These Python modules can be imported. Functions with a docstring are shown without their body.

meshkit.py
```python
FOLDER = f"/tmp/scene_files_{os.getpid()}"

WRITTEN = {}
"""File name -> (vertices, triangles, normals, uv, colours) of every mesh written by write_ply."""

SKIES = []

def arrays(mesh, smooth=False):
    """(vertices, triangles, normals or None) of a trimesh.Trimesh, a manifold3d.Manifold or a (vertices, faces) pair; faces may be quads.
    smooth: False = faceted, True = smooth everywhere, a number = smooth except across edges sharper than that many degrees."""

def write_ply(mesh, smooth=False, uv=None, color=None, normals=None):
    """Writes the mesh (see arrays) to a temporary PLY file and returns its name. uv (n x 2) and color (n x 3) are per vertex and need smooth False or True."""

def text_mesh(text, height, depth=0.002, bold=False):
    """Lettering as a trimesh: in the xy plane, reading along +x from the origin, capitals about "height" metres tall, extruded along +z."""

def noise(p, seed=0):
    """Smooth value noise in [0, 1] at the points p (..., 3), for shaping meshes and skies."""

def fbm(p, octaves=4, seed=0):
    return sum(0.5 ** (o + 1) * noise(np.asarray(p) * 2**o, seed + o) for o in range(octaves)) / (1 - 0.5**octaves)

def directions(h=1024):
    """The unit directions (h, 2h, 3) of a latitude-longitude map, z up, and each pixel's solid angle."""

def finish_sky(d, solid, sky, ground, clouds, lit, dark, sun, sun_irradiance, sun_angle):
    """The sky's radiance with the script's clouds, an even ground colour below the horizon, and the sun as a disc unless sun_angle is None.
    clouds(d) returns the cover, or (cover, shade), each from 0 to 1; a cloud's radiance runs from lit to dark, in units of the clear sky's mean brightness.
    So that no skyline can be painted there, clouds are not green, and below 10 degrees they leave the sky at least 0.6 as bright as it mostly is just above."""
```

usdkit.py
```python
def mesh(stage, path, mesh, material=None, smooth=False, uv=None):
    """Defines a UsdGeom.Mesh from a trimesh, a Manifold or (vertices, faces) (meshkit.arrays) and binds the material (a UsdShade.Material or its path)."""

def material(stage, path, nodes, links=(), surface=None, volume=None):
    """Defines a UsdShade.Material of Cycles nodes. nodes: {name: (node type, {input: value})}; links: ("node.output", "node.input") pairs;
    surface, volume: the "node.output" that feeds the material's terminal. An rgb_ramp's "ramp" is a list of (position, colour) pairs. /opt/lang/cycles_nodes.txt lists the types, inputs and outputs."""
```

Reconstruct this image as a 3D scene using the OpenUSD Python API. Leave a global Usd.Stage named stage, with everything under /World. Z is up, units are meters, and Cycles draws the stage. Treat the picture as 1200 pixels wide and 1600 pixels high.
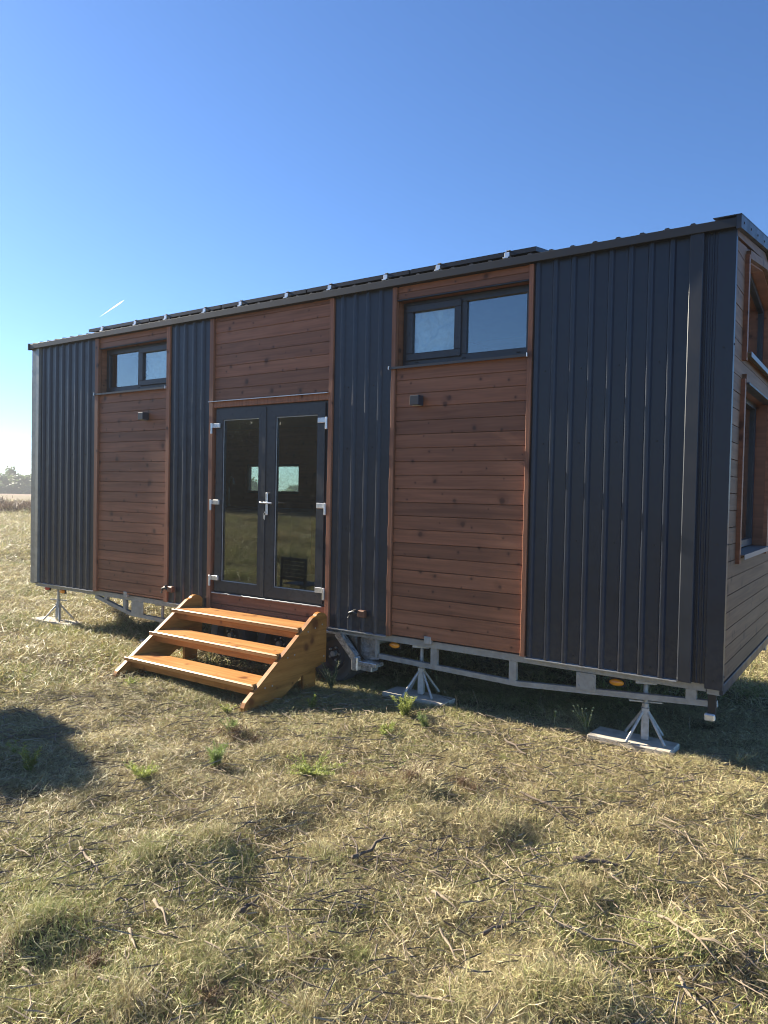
import math
import numpy as np
import trimesh
import shapely.geometry as sg
from shapely.ops import unary_union
import usdkit
import meshkit
from pxr import Usd, UsdGeom, UsdLux, UsdShade, Sdf, Gf, Vt

stage = Usd.Stage.CreateInMemory()
UsdGeom.SetStageUpAxis(stage, UsdGeom.Tokens.z)
UsdGeom.SetStageMetersPerUnit(stage, 1.0)
stage.SetDefaultPrim(UsdGeom.Xform.Define(stage, '/World').GetPrim())
UsdGeom.Scope.Define(stage, '/World/Looks')
rng = np.random.default_rng(11)

# ------------------------------------------------------------------ camera, sky, sun
CAM = np.array([0.9027, -5.3801, 1.2466])
R_ = np.array([0.82284583, 0.56789884, 0.02038733])
U_ = np.array([-0.03084713, 0.00881424, 0.99948525])
F_ = np.array([-0.56742681, 0.82305116, -0.02477081])
cam = UsdGeom.Camera.Define(stage, '/World/camera')
m = Gf.Matrix4d(*R_, 0, *U_, 0, *(-F_), 0, *CAM, 1)
cam.AddTransformOp().Set(m)
FPX = 1145.5
cam.CreateFocalLengthAttr(24.0)
cam.CreateHorizontalApertureAttr(24.0 * 1200 / FPX)
cam.CreateVerticalApertureAttr(24.0 * 1600 / FPX)
cam.CreateClippingRangeAttr(Gf.Vec2f(0.05, 20000))
cam.CreateExposureAttr(1.95)

SUN_EL = math.radians(27.0)
SUN_OFF = math.radians(1.25)                    # a little in front of the facade
SUN = np.array([-math.cos(SUN_EL) * math.cos(SUN_OFF), -math.cos(SUN_EL) * math.sin(SUN_OFF), math.sin(SUN_EL)])
sun = UsdLux.DistantLight.Define(stage, '/World/sun')
sun.CreateIntensityAttr(1.25)
sun.CreateNormalizeAttr(True)
sun.CreateAngleAttr(0.53)
sun.CreateColorAttr(Gf.Vec3f(1.0, 0.90, 0.74))
zc = SUN; xc = np.cross([0, 0, 1], zc); xc /= np.linalg.norm(xc); yc = np.cross(zc, xc)
sun.AddTransformOp().Set(Gf.Matrix4d(*xc, 0, *yc, 0, *zc, 0, 0, 0, 30, 1))

dome = UsdLux.DomeLight.Define(stage, '/World/sky')
skym = usdkit.material(stage, '/World/Looks/sky_air', {
    'sky': ('sky_texture', {'sky_type': 'single_scattering', 'sun_disc': False, 'sun_elevation': SUN_EL,
                            'sun_rotation': math.atan2(SUN[0], SUN[1]), 'altitude': 60.0, 'air_density': 1.0,
                            'aerosol_density': 0.3, 'ozone_density': 3.0}),
    'deep': ('mix', {'mix_type': 'multiply', 'fac': 1.0, 'color2': (0.47, 0.69, 0.97)}),
    'bg': ('background_shader', {'strength': 0.05})}, [('sky.color', 'deep.color1'), ('deep.color', 'bg.color')], surface='bg.background')
UsdShade.MaterialBindingAPI.Apply(dome.GetPrim()).Bind(skym)
dome.GetPrim().SetCustomDataByKey('kind', 'structure')

# ------------------------------------------------------------------ helpers
used = {}


def path_for(parent, name):
    base = (parent if isinstance(parent, str) else str(parent.GetPath())) if parent else '/World'
    key = base + '/' + name
    n = used.get(key, 0)
    used[key] = n + 1
    return key if n == 0 else f'{key}_{n:03d}'


def tag(p, label=None, cat=None, group=None, kind=None):
    p = p.GetPrim() if hasattr(p, 'GetPrim') else p
    for k, v in (('label', label), ('category', cat), ('group', group), ('kind', kind)):
        if v:
            p.SetCustomDataByKey(k, v)
    return p


def thing(name, label=None, cat=None, loc=(0, 0, 0), rz=0.0, group=None, parent=None, scale=None):
    x = UsdGeom.Xform.Define(stage, path_for(parent, name))
    x.AddTranslateOp().Set(Gf.Vec3d(*map(float, loc)))
    if rz:
        x.AddRotateZOp().Set(math.degrees(rz))
    if scale is not None:
        x.AddScaleOp().Set(Gf.Vec3f(*(np.broadcast_to(scale, 3).astype(float).tolist())))
    return tag(x, label, cat, group)


def part(name, parent=None):
    return UsdGeom.Xform.Define(stage, path_for(parent, name)).GetPrim()


def obj(name, mesh, mat, parent=None, smooth=False, tone=0):
    m_ = usdkit.mesh(stage, path_for(parent, name), mesh, mat, smooth)
    if tone:
        add_tone(m_, tone)
    return m_.GetPrim()


TONE = np.random.default_rng(99)


def add_tone(m_, k):
    """One random number for each leaf or blade of k points."""
    n = len(m_.GetPointsAttr().Get()) // k
    UsdGeom.PrimvarsAPI(m_).CreatePrimvar('tone', Sdf.ValueTypeNames.FloatArray, 'vertex').Set(Vt.FloatArray.FromNumpy(np.repeat(TONE.uniform(0, 1, n), k).astype(np.float32)))


def copy_of(src, loc, rz=0.0, scale=1.0, label=None, group=None):
    was = src.GetCustomData()
    x = UsdGeom.Xform.Define(stage, path_for(None, src.GetName()))
    p = x.GetPrim()
    p.GetReferences().AddInternalReference(src.GetPath())
    p.SetInstanceable(True)
    x.ClearXformOpOrder()
    x.AddTranslateOp(opSuffix='c').Set(Gf.Vec3d(*map(float, loc)))
    x.AddRotateZOp(opSuffix='c').Set(math.degrees(rz))
    x.AddScaleOp(opSuffix='c').Set(Gf.Vec3f(*(np.broadcast_to(scale, 3).astype(float).tolist())))
    return tag(p, label or was.get('label'), was.get('category'), group or was.get('group'))


def cat_(ms):
    return trimesh.util.concatenate(ms)


def bx(x0, x1, y0, y1, z0, z1, c=0.0):
    if c <= 0:
        b = trimesh.creation.box([x1 - x0, y1 - y0, z1 - z0])
        b.apply_translation([(x0 + x1) / 2, (y0 + y1) / 2, (z0 + z1) / 2])
        return b
    h = np.array([x1 - x0, y1 - y0, z1 - z0]) / 2
    pts = []
    for s in np.array(np.meshgrid([-1, 1], [-1, 1], [-1, 1])).T.reshape(-1, 3):
        for k in range(3):
            q = h - c
            q[k] = h[k]
            pts.append(s * q)
    b = trimesh.Trimesh(np.array(pts), process=False).convex_hull
    b.apply_translation([(x0 + x1) / 2, (y0 + y1) / 2, (z0 + z1) / 2])
    return b


def bar(a, b, w, h=None, round_=False, up=(0, 0, 1)):
    """A straight bar from a to b: a box of w x h, or a round one of diameter w."""
    a, b = np.asarray(a, float), np.asarray(b, float)
    d = b - a
    L = np.linalg.norm(d)
    d /= L
    u = np.asarray(up, float)
    if abs(d @ u) > 0.97:
        u = np.array([0, 1.0, 0])
    s = np.cross(d, u); s /= np.linalg.norm(s)
    t = np.cross(s, d)
    M = np.eye(4)
    M[:3, 0], M[:3, 1], M[:3, 2], M[:3, 3] = s, t, d, (a + b) / 2
    q = trimesh.creation.cylinder(radius=w / 2, height=L, sections=12) if round_ else trimesh.creation.box([w, h or w, L])
    q.apply_transform(M)
    return q


def tube(pts, radii, sides=6):
    p = np.asarray(pts, float)
    n = len(p)
    radii = np.broadcast_to(radii, (n,))
    t = np.gradient(p, axis=0)
    t /= np.linalg.norm(t, axis=1, keepdims=True) + 1e-12
    ref = np.where(np.abs(t[:, 2:]) < 0.9, [0, 0, 1.0], [1.0, 0, 0])
    a = np.cross(t, ref); a /= np.linalg.norm(a, axis=1, keepdims=True)
    b = np.cross(t, a)
    ang = np.arange(sides) * 2 * np.pi / sides
    v = p[:, None] + radii[:, None, None] * (np.cos(ang)[None, :, None] * a[:, None] + np.sin(ang)[None, :, None] * b[:, None])
    f = []
    for i in range(n - 1):
        for j in range(sides):
            k = (j + 1) % sides
            f += [[i * sides + j, i * sides + k, (i + 1) * sides + k], [i * sides + j, (i + 1) * sides + k, (i + 1) * sides + j]]
    f += [[0, j + 1, j] for j in range(1, sides - 1)]
    e = (n - 1) * sides
    f += [[e, e + j, e + j + 1] for j in range(1, sides - 1)]
    return trimesh.Trimesh(v.reshape(-1, 3), np.array(f)[:, ::-1], process=False)


def ext_yz(poly, x0, x1):
    out = []
    for g in getattr(poly, 'geoms', [poly]):
        if g.geom_type != 'Polygon' or g.area < 1e-6:
            continue
        q = trimesh.creation.extrude_polygon(g, x1 - x0, engine='earcut')
        v = q.vertices.copy()
        q.vertices = np.stack([v[:, 2] + x0, v[:, 0], v[:, 1]], 1)
        out.append(q)
    return cat_(out)


def ext_xy(poly, z0, z1):
    q = trimesh.creation.extrude_polygon(poly, z1 - z0, engine='earcut')
    q.apply_translation([0, 0, z0])
    return q


# ------------------------------------------------------------------ materials
LK = '/World/Looks/'


def plain(name, col, rough=0.5, metallic=0.0, spec=0.5, var=0.0, scale=8.0, bump=0.0, bscale=60.0, bdist=0.002, coat=0.0):
    nodes = {'p': ('principled_bsdf', {'base_color': col, 'roughness': rough, 'metallic': metallic, 'specular_ior_level': spec, 'coat_weight': coat, 'coat_roughness': 0.15})}
    links = []
    if var or bump:
        nodes['g'] = ('geometry', {})
    if var:
        c = np.array(col)
        nodes['n'] = ('noise_texture', {'scale': scale, 'detail': 5.0, 'roughness': 0.6})
        nodes['r'] = ('rgb_ramp', {'ramp': [(0.3, tuple(c * (1 - var))), (0.7, tuple(np.minimum(c * (1 + var), 1)))]})
        nodes['rr'] = ('map_range', {'from_min': 0.3, 'from_max': 0.7, 'to_min': max(rough - 0.08, 0.02), 'to_max': min(rough + 0.1, 1), 'clamp': True})
        links += [('g.position', 'n.vector'), ('n.fac', 'r.fac'), ('r.color', 'p.base_color'), ('n.fac', 'rr.value'), ('rr.result', 'p.roughness')]
    if bump:
        nodes['bn'] = ('noise_texture', {'scale': bscale, 'detail': 3.0})
        nodes['b'] = ('bump', {'strength': bump, 'distance': bdist})
        links += [('g.position', 'bn.vector'), ('bn.fac', 'b.height'), ('b.normal', 'p.normal')]
    return usdkit.material(stage, LK + name, nodes, links, surface='p.BSDF')


def wood(name, dark, mid, light, knot, along='u', gs=(1.2, 26.0), knots=4.6, rough=0.5, tint=0.22, spec=0.4, bump=0.25):
    """Boards. The grain runs along the wall ('u': x+y) or upright ('v': z); 'x': along x on level boards."""
    n = {'g': ('geometry', {}), 'oi': ('object_info', {}), 's': ('separate_xyz', {}),
         'u': ('math', {'math_type': 'add'}), 'w': ('math', {'math_type': 'multiply', 'value2': 37.0})}
    L = [('g.position', 's.vector'), ('oi.random', 'w.value1')]
    if along == 'x':
        n['u'] = ('math', {'math_type': 'add', 'value2': 0.0})
        n['v'] = ('math', {'math_type': 'add'})
        L += [('s.x', 'u.value1'), ('s.y', 'v.value1'), ('s.z', 'v.value2')]
        uu, vv = 'u.value', 'v.value'
    else:
        L += [('s.x', 'u.value1'), ('s.y', 'u.value2')]
        uu, vv = ('u.value', 's.z') if along == 'u' else ('s.z', 'u.value')
    n['mu'] = ('math', {'math_type': 'multiply', 'value2': gs[0]})
    n['mv'] = ('math', {'math_type': 'multiply', 'value2': gs[1]})
    n['c'] = ('combine_xyz', {})
    n['gn'] = ('noise_texture', {'scale': 1.0, 'detail': 6.0, 'roughness': 0.62, 'distortion': 0.6})
    n['gr'] = ('rgb_ramp', {'ramp': [(0.28, dark), (0.5, mid), (0.74, light)]})
    n['fn'] = ('noise_texture', {'scale': 5.0, 'detail': 4.0, 'roughness': 0.7})
    n['kc'] = ('combine_xyz', {})
    n['kw'] = ('noise_texture', {'scale': 14.0, 'detail': 2.0})
    n['kwm'] = ('mix', {'mix_type': 'linear_light', 'fac': 0.012})
    n['kv'] = ('voronoi_texture', {'dimensions': '2D', 'scale': knots, 'randomness': 1.0})
    n['kr'] = ('rgb_ramp', {'ramp': [(0.0, (1, 1, 1)), (0.045, (0.85, 0.85, 0.85)), (0.075, (0.32, 0.32, 0.32)), (0.16, (0, 0, 0)), (1.0, (0, 0, 0))]})
    n['ks'] = ('noise_texture', {'dimensions': '2D', 'scale': 3.7, 'detail': 1.0})
    n['kf'] = ('map_range', {'from_min': 0.3, 'from_max': 0.7, 'to_min': 0.45, 'to_max': 2.6, 'clamp': True})
    n['kd'] = ('math', {'math_type': 'multiply'})
    n['km'] = ('mix', {'color2': knot})
    n['tm'] = ('map_range', {'to_min': 1 - tint, 'to_max': 1 + tint})
    n['hs'] = ('hsv', {})
    n['b'] = ('bump', {'strength': bump, 'distance': 0.0015})
    n['p'] = ('principled_bsdf', {'roughness': rough, 'specular_ior_level': spec})
    L += [(uu, 'mu.value1'), (vv, 'mv.value1'), ('mu.value', 'c.x'), ('mv.value', 'c.y'), ('w.value', 'c.z'), ('c.vector', 'gn.vector'), ('gn.fac', 'gr.fac'),
          (uu, 'kc.x'), (vv, 'kc.y'), ('g.position', 'kw.vector'), ('kc.vector', 'kwm.color1'), ('kw.color', 'kwm.color2'), ('kwm.color', 'kv.vector'), ('kc.vector', 'ks.vector'), ('ks.fac', 'kf.value'), ('kf.result', 'kd.value1'), ('kv.distance', 'kd.value2'), ('kd.value', 'kr.fac'),
          ('gr.color', 'km.color1'), ('kr.color', 'km.fac'), ('oi.random', 'tm.value'), ('tm.result', 'hs.value'), ('km.color', 'hs.color'), ('hs.color', 'p.base_color'),
          ('gn.fac', 'b.height'), ('b.normal', 'p.normal')]
    del n['fn']
    return usdkit.material(stage, LK + name, n, L, surface='p.BSDF')


M = {}
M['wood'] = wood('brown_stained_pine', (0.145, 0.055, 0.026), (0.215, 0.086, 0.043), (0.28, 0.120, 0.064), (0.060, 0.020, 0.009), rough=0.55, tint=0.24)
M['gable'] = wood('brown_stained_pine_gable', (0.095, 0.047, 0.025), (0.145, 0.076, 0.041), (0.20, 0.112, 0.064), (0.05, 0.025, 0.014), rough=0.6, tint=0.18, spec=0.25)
M['trim'] = wood('brown_stained_trim', (0.16, 0.062, 0.030), (0.24, 0.098, 0.050), (0.30, 0.130, 0.070), (0.06, 0.02, 0.01), along='v', gs=(1.5, 50), knots=2.2, rough=0.55)
M['stair'] = wood('orange_stained_wood', (0.25, 0.110, 0.032), (0.40, 0.190, 0.058), (0.52, 0.275, 0.105), (0.15, 0.05, 0.014), along='x', gs=(1.3, 24), knots=2.6, rough=0.42, tint=0.08)
M['stairside'] = wood('orange_stained_wood_sides', (0.20, 0.078, 0.016), (0.34, 0.140, 0.030), (0.44, 0.20, 0.05), (0.13, 0.04, 0.01), along='u', gs=(2.0, 22), knots=3.0, rough=0.42, tint=0.08)
M['inside'] = plain('inside_lining', (0.20, 0.17, 0.14), 0.7, var=0.15)
M['metal'] = usdkit.material(stage, LK + 'anthracite_sheet', {
    'g': ('geometry', {}), 's': ('separate_xyz', {}), 'n': ('noise_texture', {'scale': 3.0, 'detail': 5.0, 'roughness': 0.6}), 'd': ('noise_texture', {'scale': 22.0, 'detail': 6.0, 'roughness': 0.7}),
    'r': ('rgb_ramp', {'ramp': [(0.3, (0.0105, 0.0150, 0.0255)), (0.7, (0.0140, 0.0200, 0.0335))]}), 'h': ('map_range', {'from_min': 0.50, 'from_max': -0.02, 'to_min': 0.0, 'to_max': 0.34, 'clamp': True}),
    'dm': ('map_range', {'from_min': 0.38, 'from_max': 0.68, 'to_min': 0.1, 'to_max': 1.0, 'clamp': True}), 'f': ('math', {'math_type': 'multiply'}), 'm': ('mix', {'color2': (0.12, 0.10, 0.075)}),
    'rr': ('map_range', {'from_min': 0.3, 'from_max': 0.7, 'to_min': 0.28, 'to_max': 0.42, 'clamp': True}), 'bn': ('noise_texture', {'scale': 7.0, 'detail': 3.0}), 'b': ('bump', {'strength': 0.16, 'distance': 0.004}),
    'p': ('principled_bsdf', {'specular_ior_level': 0.45})},
    [('g.position', 's.vector'), ('g.position', 'n.vector'), ('g.position', 'd.vector'), ('g.position', 'bn.vector'), ('n.fac', 'r.fac'), ('s.z', 'h.value'), ('d.fac', 'dm.value'), ('h.result', 'f.value1'), ('dm.result', 'f.value2'),
     ('r.color', 'm.color1'), ('f.value', 'm.fac'), ('m.color', 'p.base_color'), ('n.fac', 'rr.value'), ('rr.result', 'p.roughness'), ('bn.fac', 'b.height'), ('b.normal', 'p.normal')], surface='p.BSDF')
M['flash'] = plain('anthracite_flashing', (0.0115, 0.015, 0.023), 0.42, spec=0.5, var=0.10, scale=5.0)
M['roof'] = plain('anthracite_roof', (0.011, 0.012, 0.014), 0.5, var=0.1)
M['pvc'] = plain('anthracite_window_profile', (0.021, 0.024, 0.030), 0.38, var=0.08, scale=20, bump=0.06, bscale=300, bdist=0.0006)
M['steel'] = plain('galvanised_steel', (0.31, 0.305, 0.285), 0.55, metallic=0.3, var=0.22, scale=18.0)
M['jack'] = plain('grey_jack_steel', (0.36, 0.345, 0.32), 0.5, metallic=0.35, var=0.25, scale=30.0)
M['alu'] = plain('checker_aluminium', (0.60, 0.60, 0.59), 0.30, metallic=0.85, var=0.2, scale=25.0)
M['cornerm'] = plain('pale_grey_corner_flashing', (0.15, 0.158, 0.15), 0.3, var=0.1)
M['aluplate'] = plain('dull_checker_plate', (0.30, 0.29, 0.27), 0.34, metallic=0.7, var=0.2, scale=25.0)
M['sillg'] = plain('grey_sill', (0.13, 0.135, 0.14), 0.4)
M['silver'] = plain('satin_silver', (0.66, 0.66, 0.65), 0.30, metallic=0.75, var=0.05)
M['sillm'] = plain('zinc_drip', (0.42, 0.43, 0.44), 0.35, metallic=0.6, var=0.1)
M['black'] = plain('black_plastic', (0.012, 0.012, 0.013), 0.45)
M['tyre'] = plain('tyre_rubber', (0.05, 0.05, 0.05), 0.6, bump=0.2, bscale=120)
M['rim'] = plain('dark_rim', (0.04, 0.04, 0.045), 0.35, metallic=0.3)
M['amber'] = plain('amber_lens', (0.75, 0.26, 0.015), 0.25, coat=0.5)
M['red'] = plain('red_lens', (0.35, 0.03, 0.015), 0.25, coat=0.5)
M['brass'] = plain('copper_brown_fitting', (0.13, 0.055, 0.028), 0.5, metallic=0.2, var=0.2, scale=40)
M['plank'] = plain('weathered_plank', (0.46, 0.41, 0.33), 0.8, var=0.22, scale=14, bump=0.4, bscale=50, bdist=0.004)
M['pv'] = plain('solar_cells', (0.008, 0.010, 0.022), 0.12)
M['pvf'] = plain('panel_frame', (0.02, 0.02, 0.022), 0.35, metallic=0.5)
M['curtain'] = plain('net_curtain', (0.42, 0.44, 0.46), 0.9, var=0.15, scale=16)
M['drape'] = plain('beige_drape', (0.30, 0.24, 0.19), 0.9, var=0.15, scale=6)
M['bark'] = plain('bark', (0.11, 0.085, 0.06), 0.9, var=0.4, scale=6, bump=0.6, bscale=12, bdist=0.03)
M['twigpale'] = plain('pale_dry_twig', (0.235, 0.185, 0.125), 0.85, var=0.3, scale=40, bump=0.5, bscale=120, bdist=0.003)
M['twigdark'] = plain('dark_dry_twig', (0.10, 0.075, 0.055), 0.9, var=0.4, scale=40, bump=0.5, bscale=120, bdist=0.003)
M['cloud'] = usdkit.material(stage, LK + 'vapour', {'d': ('diffuse_bsdf', {'color': (0.95, 0.95, 0.95)}), 't': ('transparent_bsdf', {}), 'tr': ('translucent_bsdf', {'color': (0.95, 0.95, 0.95)}),
                             'm1': ('mix_closure', {'fac': 0.5}), 'lw': ('layer_weight', {'blend': 0.5}), 'mr': ('map_range', {'from_min': 0.0, 'from_max': 0.9, 'to_min': 0.45, 'to_max': 1.0, 'clamp': True}), 'm2': ('mix_closure', {})},
                             [('d.BSDF', 'm1.closure1'), ('tr.BSDF', 'm1.closure2'), ('m1.closure', 'm2.closure1'), ('t.BSDF', 'm2.closure2'), ('lw.facing', 'mr.value'), ('mr.result', 'm2.fac')], surface='m2.closure')
M['glass'] = usdkit.material(stage, LK + 'window_glass', {
    't': ('transparent_bsdf', {'color': (0.84, 0.90, 0.87)}), 'g': ('glossy_bsdf', {'color': (1, 1, 1), 'roughness': 0.0}),
    'lw': ('layer_weight', {'blend': 0.5}), 'pw': ('math', {'math_type': 'power', 'value2': 4.5}), 'ma': ('math', {'math_type': 'multiply_add', 'value2': 0.84, 'value3': 0.16}), 'm': ('mix_closure', {})},
    [('lw.facing', 'pw.value1'), ('pw.value', 'ma.value1'), ('ma.value', 'm.fac'), ('t.BSDF', 'm.closure1'), ('g.BSDF', 'm.closure2')], surface='m.closure')
M['doorglass'] = usdkit.material(stage, LK + 'door_glass', {
    't': ('transparent_bsdf', {'color': (0.84, 0.90, 0.87)}), 'g': ('glossy_bsdf', {'color': (1, 1, 1), 'roughness': 0.0}),
    'lw': ('layer_weight', {'blend': 0.5}), 'pw': ('math', {'math_type': 'power', 'value2': 4.5}), 'ma': ('math', {'math_type': 'multiply_add', 'value2': 0.88, 'value3': 0.085}), 'm': ('mix_closure', {})},
    [('lw.facing', 'pw.value1'), ('pw.value', 'ma.value1'), ('ma.value', 'm.fac'), ('t.BSDF', 'm.closure1'), ('g.BSDF', 'm.closure2')], surface='m.closure')


def blade_mat(name, stops, transl=0.24, rough=0.55, lift=1.0):
    n = {'g': ('attribute', {'attribute': 'tone'}), 'r': ('rgb_ramp', {'ramp': stops}), 'p': ('principled_bsdf', {'roughness': rough, 'specular_ior_level': 0.35}),
         't': ('translucent_bsdf', {}), 'm': ('mix_closure', {'fac': transl}), 'oi': ('object_info', {}), 'mr': ('map_range', {'to_min': 0.9 * lift, 'to_max': 1.1 * lift}), 'h': ('hsv', {})}
    return usdkit.material(stage, LK + name, n, [('g.fac', 'r.fac'), ('oi.random', 'mr.value'), ('mr.result', 'h.value'), ('r.color', 'h.color'),
                           ('h.color', 'p.base_color'), ('h.color', 't.color'), ('p.BSDF', 'm.closure1'), ('t.BSDF', 'm.closure2')], surface='m.closure')


STRAW = [(0.0, (0.10, 0.07, 0.042)), (0.25, (0.27, 0.21, 0.115)), (0.5, (0.47, 0.39, 0.20)), (0.70, (0.58, 0.50, 0.265)), (0.84, (0.31, 0.33, 0.11)), (1.0, (0.68, 0.60, 0.40))]
M['straw'] = blade_mat('dry_grass', STRAW, lift=1.08)
M['mixed'] = blade_mat('half_dry_grass', [(0.0, (0.12, 0.09, 0.05)), (0.2, (0.36, 0.295, 0.16)), (0.5, (0.50, 0.43, 0.24)), (0.66, (0.33, 0.315, 0.125)), (0.84, (0.21, 0.235, 0.075)), (1.0, (0.25, 0.28, 0.085))], lift=1.08)
M['green'] = blade_mat('green_grass', [(0.0, (0.46, 0.39, 0.21)), (0.3, (0.36, 0.335, 0.14)), (0.6, (0.20, 0.235, 0.07)), (1.0, (0.26, 0.30, 0.09))], lift=1.15)
M['brush'] = blade_mat('brown_heather', [(0.0, (0.06, 0.035, 0.022)), (0.5, (0.14, 0.085, 0.05)), (1.0, (0.24, 0.17, 0.10))])
M['weed'] = blade_mat('bright_weed_leaf', [(0.0, (0.19, 0.23, 0.05)), (1.0, (0.36, 0.41, 0.11))], transl=0.45)
M['fluffy'] = blade_mat('soft_green_leaf', [(0.0, (0.13, 0.19, 0.05)), (1.0, (0.26, 0.34, 0.11))], transl=0.4)
M['needle'] = blade_mat('pine_needles', [(0.0, (0.035, 0.075, 0.035)), (1.0, (0.08, 0.14, 0.07))], transl=0.2)
M['petal'] = plain('pale_seed_head', (0.42, 0.40, 0.18), 0.8)
M['stem'] = plain('weed_stem', (0.24, 0.22, 0.10), 0.7, var=0.2, scale=30)
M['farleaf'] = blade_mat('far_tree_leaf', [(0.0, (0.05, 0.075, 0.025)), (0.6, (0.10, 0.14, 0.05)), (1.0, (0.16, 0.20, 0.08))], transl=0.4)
M['leaf'] = blade_mat('tree_leaf', [(0.0, (0.014, 0.020, 0.009)), (0.6, (0.034, 0.047, 0.018)), (1.0, (0.075, 0.095, 0.034))], transl=0.3)

gn = {'g': ('geometry', {}), 'n1': ('noise_texture', {'scale': 0.9, 'detail': 6.0, 'roughness': 0.65}), 'n2': ('noise_texture', {'scale': 26.0, 'detail': 6.0, 'roughness': 0.7}),
      'n3': ('noise_texture', {'scale': 0.055, 'detail': 5.0, 'roughness': 0.6}),
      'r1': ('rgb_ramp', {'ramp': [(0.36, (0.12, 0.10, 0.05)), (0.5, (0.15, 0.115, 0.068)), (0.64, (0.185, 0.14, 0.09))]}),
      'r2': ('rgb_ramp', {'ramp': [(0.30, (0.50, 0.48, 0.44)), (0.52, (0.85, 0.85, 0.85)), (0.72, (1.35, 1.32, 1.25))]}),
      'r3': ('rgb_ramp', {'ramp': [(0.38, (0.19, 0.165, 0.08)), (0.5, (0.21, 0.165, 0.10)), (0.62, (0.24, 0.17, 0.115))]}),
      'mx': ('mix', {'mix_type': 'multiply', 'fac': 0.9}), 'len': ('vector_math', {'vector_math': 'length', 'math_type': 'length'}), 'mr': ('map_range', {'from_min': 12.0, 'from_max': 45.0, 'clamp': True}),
      'mf': ('mix', {}), 'b': ('bump', {'strength': 0.8, 'distance': 0.03}), 'p': ('principled_bsdf', {'roughness': 0.95, 'specular_ior_level': 0.1})}
gn['len'] = ('vector_math', {'math_type': 'length'})
M['ground'] = usdkit.material(stage, LK + 'meadow_soil', gn, [('g.position', 'n1.vector'), ('g.position', 'n2.vector'), ('g.position', 'n3.vector'), ('n1.fac', 'r1.fac'), ('n2.fac', 'r2.fac'), ('n3.fac', 'r3.fac'),
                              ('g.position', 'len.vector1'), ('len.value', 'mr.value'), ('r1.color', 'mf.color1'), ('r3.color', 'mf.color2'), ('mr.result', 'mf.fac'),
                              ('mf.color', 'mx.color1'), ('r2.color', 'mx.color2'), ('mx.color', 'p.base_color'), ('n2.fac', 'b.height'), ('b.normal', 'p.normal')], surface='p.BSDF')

# ------------------------------------------------------------------ ground
GZ = -0.575
MOUNDS = []          # (x, y, height, radius)


def unproject(px, py, z=GZ):
    d = F_ + R_ * (px - 600) / FPX - U_ * (py - 800) / FPX
    t = (z - CAM[2]) / d[2]
    return (CAM + t * d)[:2]


for px, py, h, r in [(655, 1290, .07, .20), (770, 1305, .10, .15), (60, 1465, .07, .18), (230, 1360, .06, .16), (430, 1275, .06, .16), (640, 1250, .09, .15), (570, 1240, .06, .14), (330, 1340, .07, .2),
                     (890, 1130, .05, .16), (910, 1590, .07, .2), (780, 1595, .06, .2), (560, 1500, .04, .18), (680, 1440, .04, .16), (110, 1235, .05, .2), (900, 1400, .04, .15),
                     (1150, 1260, .05, .2), (1090, 1210, .03, .15), (1000, 1300, .04, .15), (500, 1350, .05, .18), (370, 1150, .04, .15), (250, 1200, .04, .2), (840, 1500, .05, .2), (1080, 1480, .05, .2), (320, 1530, .05, .2)]:
    q = unproject(px, py)
    MOUNDS.append((q[0], q[1], h, r))


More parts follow.
